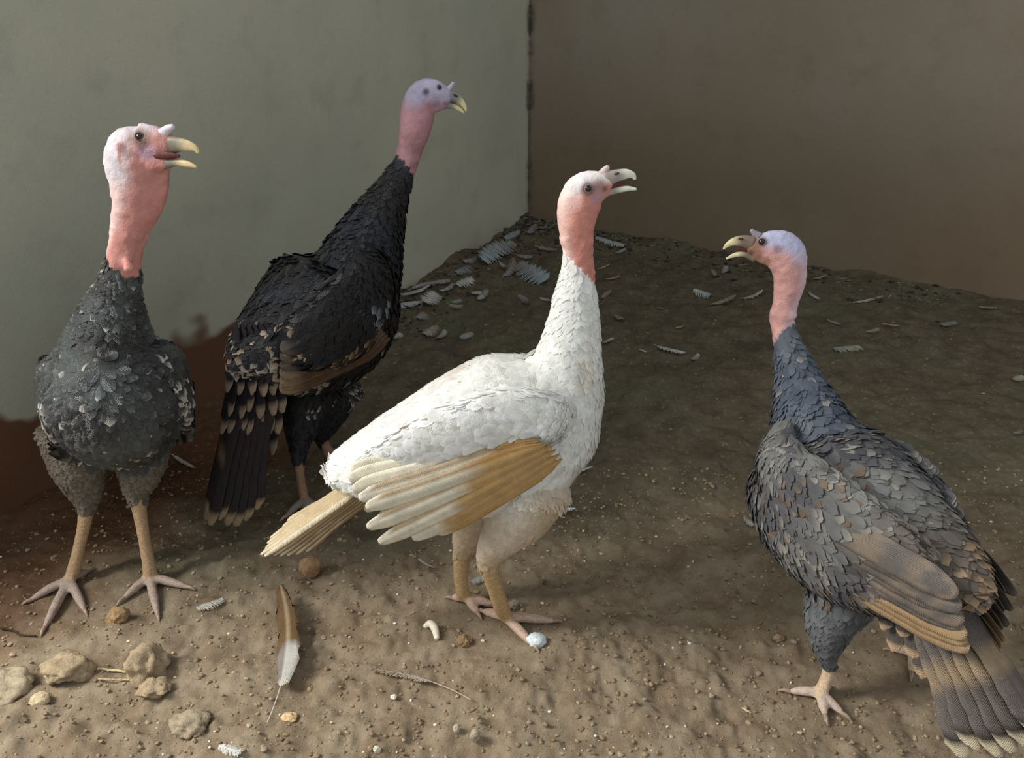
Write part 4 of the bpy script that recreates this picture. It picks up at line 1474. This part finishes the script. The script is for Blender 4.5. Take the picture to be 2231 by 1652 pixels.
rgt = [(1886, 728, 1912, 722, 14), (2046, 712, 2080, 706, 22), (2204, 832, 2226, 826, 22), (1760, 640, 1784, 656, 12), (1800, 700, 1830, 712, 10), (1920, 708, 1960, 716, 6), (2150, 1258, 2166, 1266, 14), (2205, 950, 2225, 945, 12), (2130, 672, 2170, 676, 14), (1770, 612, 1800, 604, 8)]
RGT_LABEL = ['small pale scrap above the flat grey-green feather', 'pale oval scrap near the right wall, far right', 'pale scrap at the right edge, level with the pink neck base', 'tan scrap just behind the pink nape',
             'tan scrap behind the lower pink neck', 'thin dull scrap right of the small pale one', 'tiny bluish fleck beside the grey turkey tail', 'dull scrap at the right edge above the grey turkey back',
             'dark grey scrap at the foot of the right wall', 'thin scrap at the right wall behind the pink nape']
for i, (a, b, c, d, w) in enumerate(rgt):
    loose_feather(a, b, c, d, w, random.choice([GREY, TAN, (140, 142, 130)]), random.choice([PALE, TAN, GREY]), RGT_LABEL[i], 'feather scraps near the right wall', bend=random.uniform(0.02, 0.1), quill=0.1, jag=0.3, tilt=random.uniform(-0.2, 0.2))

# ---- clods and stones
ICO_V, ICO_F = None, None


def icosphere(sub):
    import bmesh
    bm = bmesh.new()
    bmesh.ops.create_icosphere(bm, subdivisions=sub, radius=1.0)
    V = np.array([v.co[:] for v in bm.verts])
    Fq = [tuple(v.index for v in f.verts) for f in bm.faces]
    bm.free()
    return V, Fq


I3V, I3F = icosphere(4)
I1V, I1F = icosphere(1)


def clod(name, px, py, wpx, hpx, col, label, cat, group=None, seed=0, rough=0.34, flat=0.7, dep=0.85, sink=0.42, col2=None):
    p = ground_pt(px, py + hpx * 0.3)
    m = mpp(p)
    V = I3V.copy()
    off = seed * 7.31
    n = noise3(V + off, 1.6, 70) * rough + noise3(V + off, 3.7, 71) * rough * 0.5 + noise3(V + off, 8.0, 72) * rough * 0.25 + noise3(V + off, 16.0, 73) * rough * 0.12
    V = V * (1 + n)[:, None]
    V = V * np.array([wpx * m / 2, wpx * m / 2 * dep, hpx * m / 2 * 1.0])
    zc = hpx * m / 2 * (1 - sink)
    C = np.tile(lin(col), (len(V), 1)) * (1 + 0.15 * noise3(I3V + off, 4, 74))[:, None]
    if col2 is not None:
        C = blend(C, lin(col2), smooth01(noise3(I3V + off, 2.0, 75), 0.0, 0.3))
    me = mesh_data(name, V + np.array([0, 0, zc]), I3F, C, [M_CLOD])
    o = put(name, me, loc=p)
    tag(o, label, cat, group)
    return o


SOIL = (158, 140, 114)
clod('soil_clod', 325, 1442, 92, 84, SOIL, 'largest rounded soil clod, in the left foreground', 'clod', seed=1)
clod('stone', 678, 1238, 46, 52, (150, 122, 92), 'round brown stone below the white turkey tail', 'stone', seed=2, rough=0.12, sink=0.1)
clod('soil_clod', 14, 1490, 110, 62, (168, 154, 130), 'flat pale soil slab cut by the left edge', 'clod', seed=3, flat=0.4)
clod('soil_clod', 150, 1452, 96, 50, SOIL, 'low lumpy clod with a white chip on its left end', 'clod', seed=4, rough=0.4)
clod('eggshell_chip', 114, 1446, 22, 24, (222, 216, 200), 'white chip on the left end of the lumpy clod', 'chip', seed=5, rough=0.2)
clod('stone', 88, 1522, 44, 26, (190, 172, 140), 'small pale block-shaped stone in the lower left corner', 'stone', seed=6, rough=0.18)
clod('soil_clod', 258, 1340, 46, 34, (150, 124, 90), 'rounded clod between the left turkey feet', 'clod', seed=7)
clod('soil_clod', 338, 1498, 64, 30, SOIL, 'low broken clod just below the largest clod', 'clod', seed=8, rough=0.4)
clod('eggshell_chip', 1168, 1392, 42, 34, (214, 224, 226), 'bluish white eggshell piece by the white turkey toes', 'eggshell', seed=9, rough=0.12)
clod('wood_chip', 630, 1562, 34, 16, (206, 178, 138), 'pale wood chip right of the long feather quill', 'chip', seed=10, rough=0.2)
clod('pebble', 995, 1586, 15, 28, (190, 178, 156), 'narrow upright pale pebble in the centre foreground', 'pebble', seed=11, rough=0.2)
clod('pebble', 1036, 1600, 22, 34, (164, 150, 128), 'rounded dull pebble right of the narrow pale one', 'pebble', seed=12, rough=0.2)
clod('soil_clod', 1012, 1395, 30, 20, (146, 120, 90), 'small clod left of the white turkey standing foot', 'clod', seed=13)
clod('soil_clod', 1118, 1318, 26, 26, (150, 140, 124), 'small grey clod right of the white turkey shank', 'clod', seed=14)
clod('soil_clod', 420, 1575, 80, 36, (154, 140, 118), 'low grey-brown clod left of the long feather quill', 'clod', seed=15, rough=0.4)
clod('soil_clod', 1695, 1390, 22, 22, (160, 136, 108), 'small tan clod left of the grey turkey thigh', 'clod', seed=16)
clod('pebble', 822, 1632, 16, 24, (226, 220, 204), 'bright white pebble at the bottom centre', 'pebble', seed=17, rough=0.15)
clod('pebble', 858, 1518, 14, 12, (226, 218, 200), 'tiny white pebble above the bare curved quill', 'pebble', seed=18, rough=0.15)
# curved white grub-like shell fragment
pts = [ground_pt(925, 1372, 0.006), ground_pt(938, 1372, 0.012), ground_pt(948, 1382, 0.010), ground_pt(952, 1397, 0.006)]
c = Chain('shell', [[*pts[0], .003, .003], [*pts[1], .0055, .0055], [*pts[2], .0058, .0058], [*pts[3], .004, .004]], np.array([0, 0, 1.0]), 16)
o = put('shell_fragment', mesh_data('shell_fragment', c.V - pts[1], c.F, np.tile(lin(232, 224, 204), (len(c.V), 1)), [M_HORN]), loc=pts[1])
tag(o, 'curved cream shell fragment on the soil left of the white foot', 'shell')


def twig(pxs, r, col, label):
    P = [ground_pt(x, y, r * 1.5) for x, y in pxs]
    c = Chain('twig', [[*p, r, r] for p in P], np.array([0, 0, 1.0]), 18)
    V = c.V + 0.0006 * noise3(c.V, 200, 80)[:, None]
    o = put('straw', mesh_data('straw', V - P[0], c.F, np.tile(lin(col), (len(V), 1)), [M_CLOD]), loc=P[0])
    tag(o, label, 'straw')


twig([(198, 1458), (225, 1461), (278, 1468)], 0.0018, (216, 196, 156), 'pale straw between the lumpy clod and the largest clod')
twig([(215, 1482), (290, 1484), (350, 1486)], 0.0013, (178, 156, 118), 'thin straw lying under the largest clod')
twig([(0, 1372), (28, 1376), (45, 1386), (78, 1388)], 0.0016, (70, 58, 44), 'dark root end at the left edge below the toes')
twig([(1616, 1545), (1626, 1550), (1636, 1556)], 0.0012, (216, 196, 160), 'short pale straw left of the grey turkey toes')

# crumbs, grains and chaff: past counting
def crumbs(name, n, gen, smin, smax, cols, label, cat, mat=M_CLOD, flat=1.0, parent=None, stretch=(1, 1, 1)):
    xy = gen(n)
    z = ground_h(xy[:, 0], xy[:, 1])
    sz = smin + (smax - smin) * RNG.random(n) ** 3
    base = I1V
    k = len(base)
    jit = 1 + 0.35 * (RNG.random((n, k)) - 0.5)
    sc = sz[:, None, None] * RNG.uniform(0.6, 1.2, (n, 1, 3)) * np.array([1, 1, 0.75 * flat]) * np.array(stretch)
    V = base[None] * jit[:, :, None] * sc
    al = RNG.uniform(0, 6.28, n)
    ca, sa = np.cos(al)[:, None], np.sin(al)[:, None]
    V = np.stack([V[:, :, 0] * ca - V[:, :, 1] * sa, V[:, :, 0] * sa + V[:, :, 1] * ca, V[:, :, 2]], 2)
    V = V + np.stack([xy[:, 0], xy[:, 1], z + sz * 0.25 * flat], 1)[:, None]
    Fq = (np.array(I1F)[None] + (np.arange(n) * k)[:, None, None]).reshape(-1, 3)
    ci = RNG.integers(0, len(cols), n)
    C = np.array([lin(c) for c in cols])[ci] * RNG.uniform(0.8, 1.15, (n, 1))
    C = np.repeat(C, k, 0)
    o = put(name, mesh_data(name, V.reshape(-1, 3), Fq, np.clip(C, 0, .95), [mat], smooth=False))
    if parent:
        o.parent = parent
        tag(o, kind='stuff')
    else:
        tag(o, label, cat, kind='stuff')


def near_xy(n):
    y = 0.72 + 0.75 * RNG.random(n) ** 1.4
    x = RNG.uniform(-1, 1, n) * (0.30 + 0.62 * y)
    p = np.stack([x, y], 1)
    p[:, 0] = np.where(p[:, 0] > -1.645 + 0.55 * y + 0.06, p[:, 0], RNG.uniform(-0.4, 0.8, n))
    return p


def far_xy(n):
    y = 1.0 + 1.9 * RNG.random(n)
    x = RNG.uniform(-0.6, 1.0, n) * (0.2 + 0.62 * y)
    p = np.stack([x, y], 1)
    rel = p - CORNER
    return p[((rel @ R_DIR) > 0.02) & ((rel @ L_DIR) > 0.02)]


def litter_xy(n):
    u = RNG.random(n) ** 1.3 * 1.35
    v = np.abs(RNG.normal(0, 0.10, n)) + 0.01
    a = CORNER + u[:, None] * L_DIR + v[:, None] * R_DIR
    b = CORNER + u[:, None] * R_DIR * 1.1 + v[:, None] * L_DIR
    return np.where((RNG.random(n) < 0.62)[:, None], a, b)


def safe(gen):
    def f(n):
        p = gen(n * 2)
        return p[:n]
    return f


crumbs('soil_crumbs', 9000, near_xy, 0.0009, 0.0046, [(150, 132, 106), (140, 121, 96), (164, 148, 124), (146, 126, 100)], 'loose crumbs of dry soil scattered over the foreground', 'soil crumbs', parent=FLOOR)
crumbs('grain_flecks', 420, near_xy, 0.0010, 0.0034, [(226, 212, 184), (216, 196, 160), (232, 228, 216)], 'pale grain flecks scattered over the foreground soil', 'grain', parent=FLOOR)
crumbs('chaff', 900, safe(far_xy), 0.0015, 0.0055, [(120, 108, 88), (96, 84, 66), (150, 138, 116), (110, 102, 86)], 'dull chaff flecks on the dark soil further in', 'chaff', flat=0.4, parent=FLOOR)
crumbs('corner_litter', 1600, litter_xy, 0.002, 0.011, [(62, 56, 50), (84, 76, 66), (52, 48, 46), (104, 96, 86)], 'dark crumbled litter banked along the walls', 'litter', flat=0.5, parent=FLOOR)
crumbs('litter_strands', 420, litter_xy, 0.004, 0.010, [(150, 146, 138), (120, 108, 90), (170, 164, 152), (90, 82, 72)], '', '', flat=0.5, parent=FLOOR, stretch=(2.6, 0.22, 0.4))
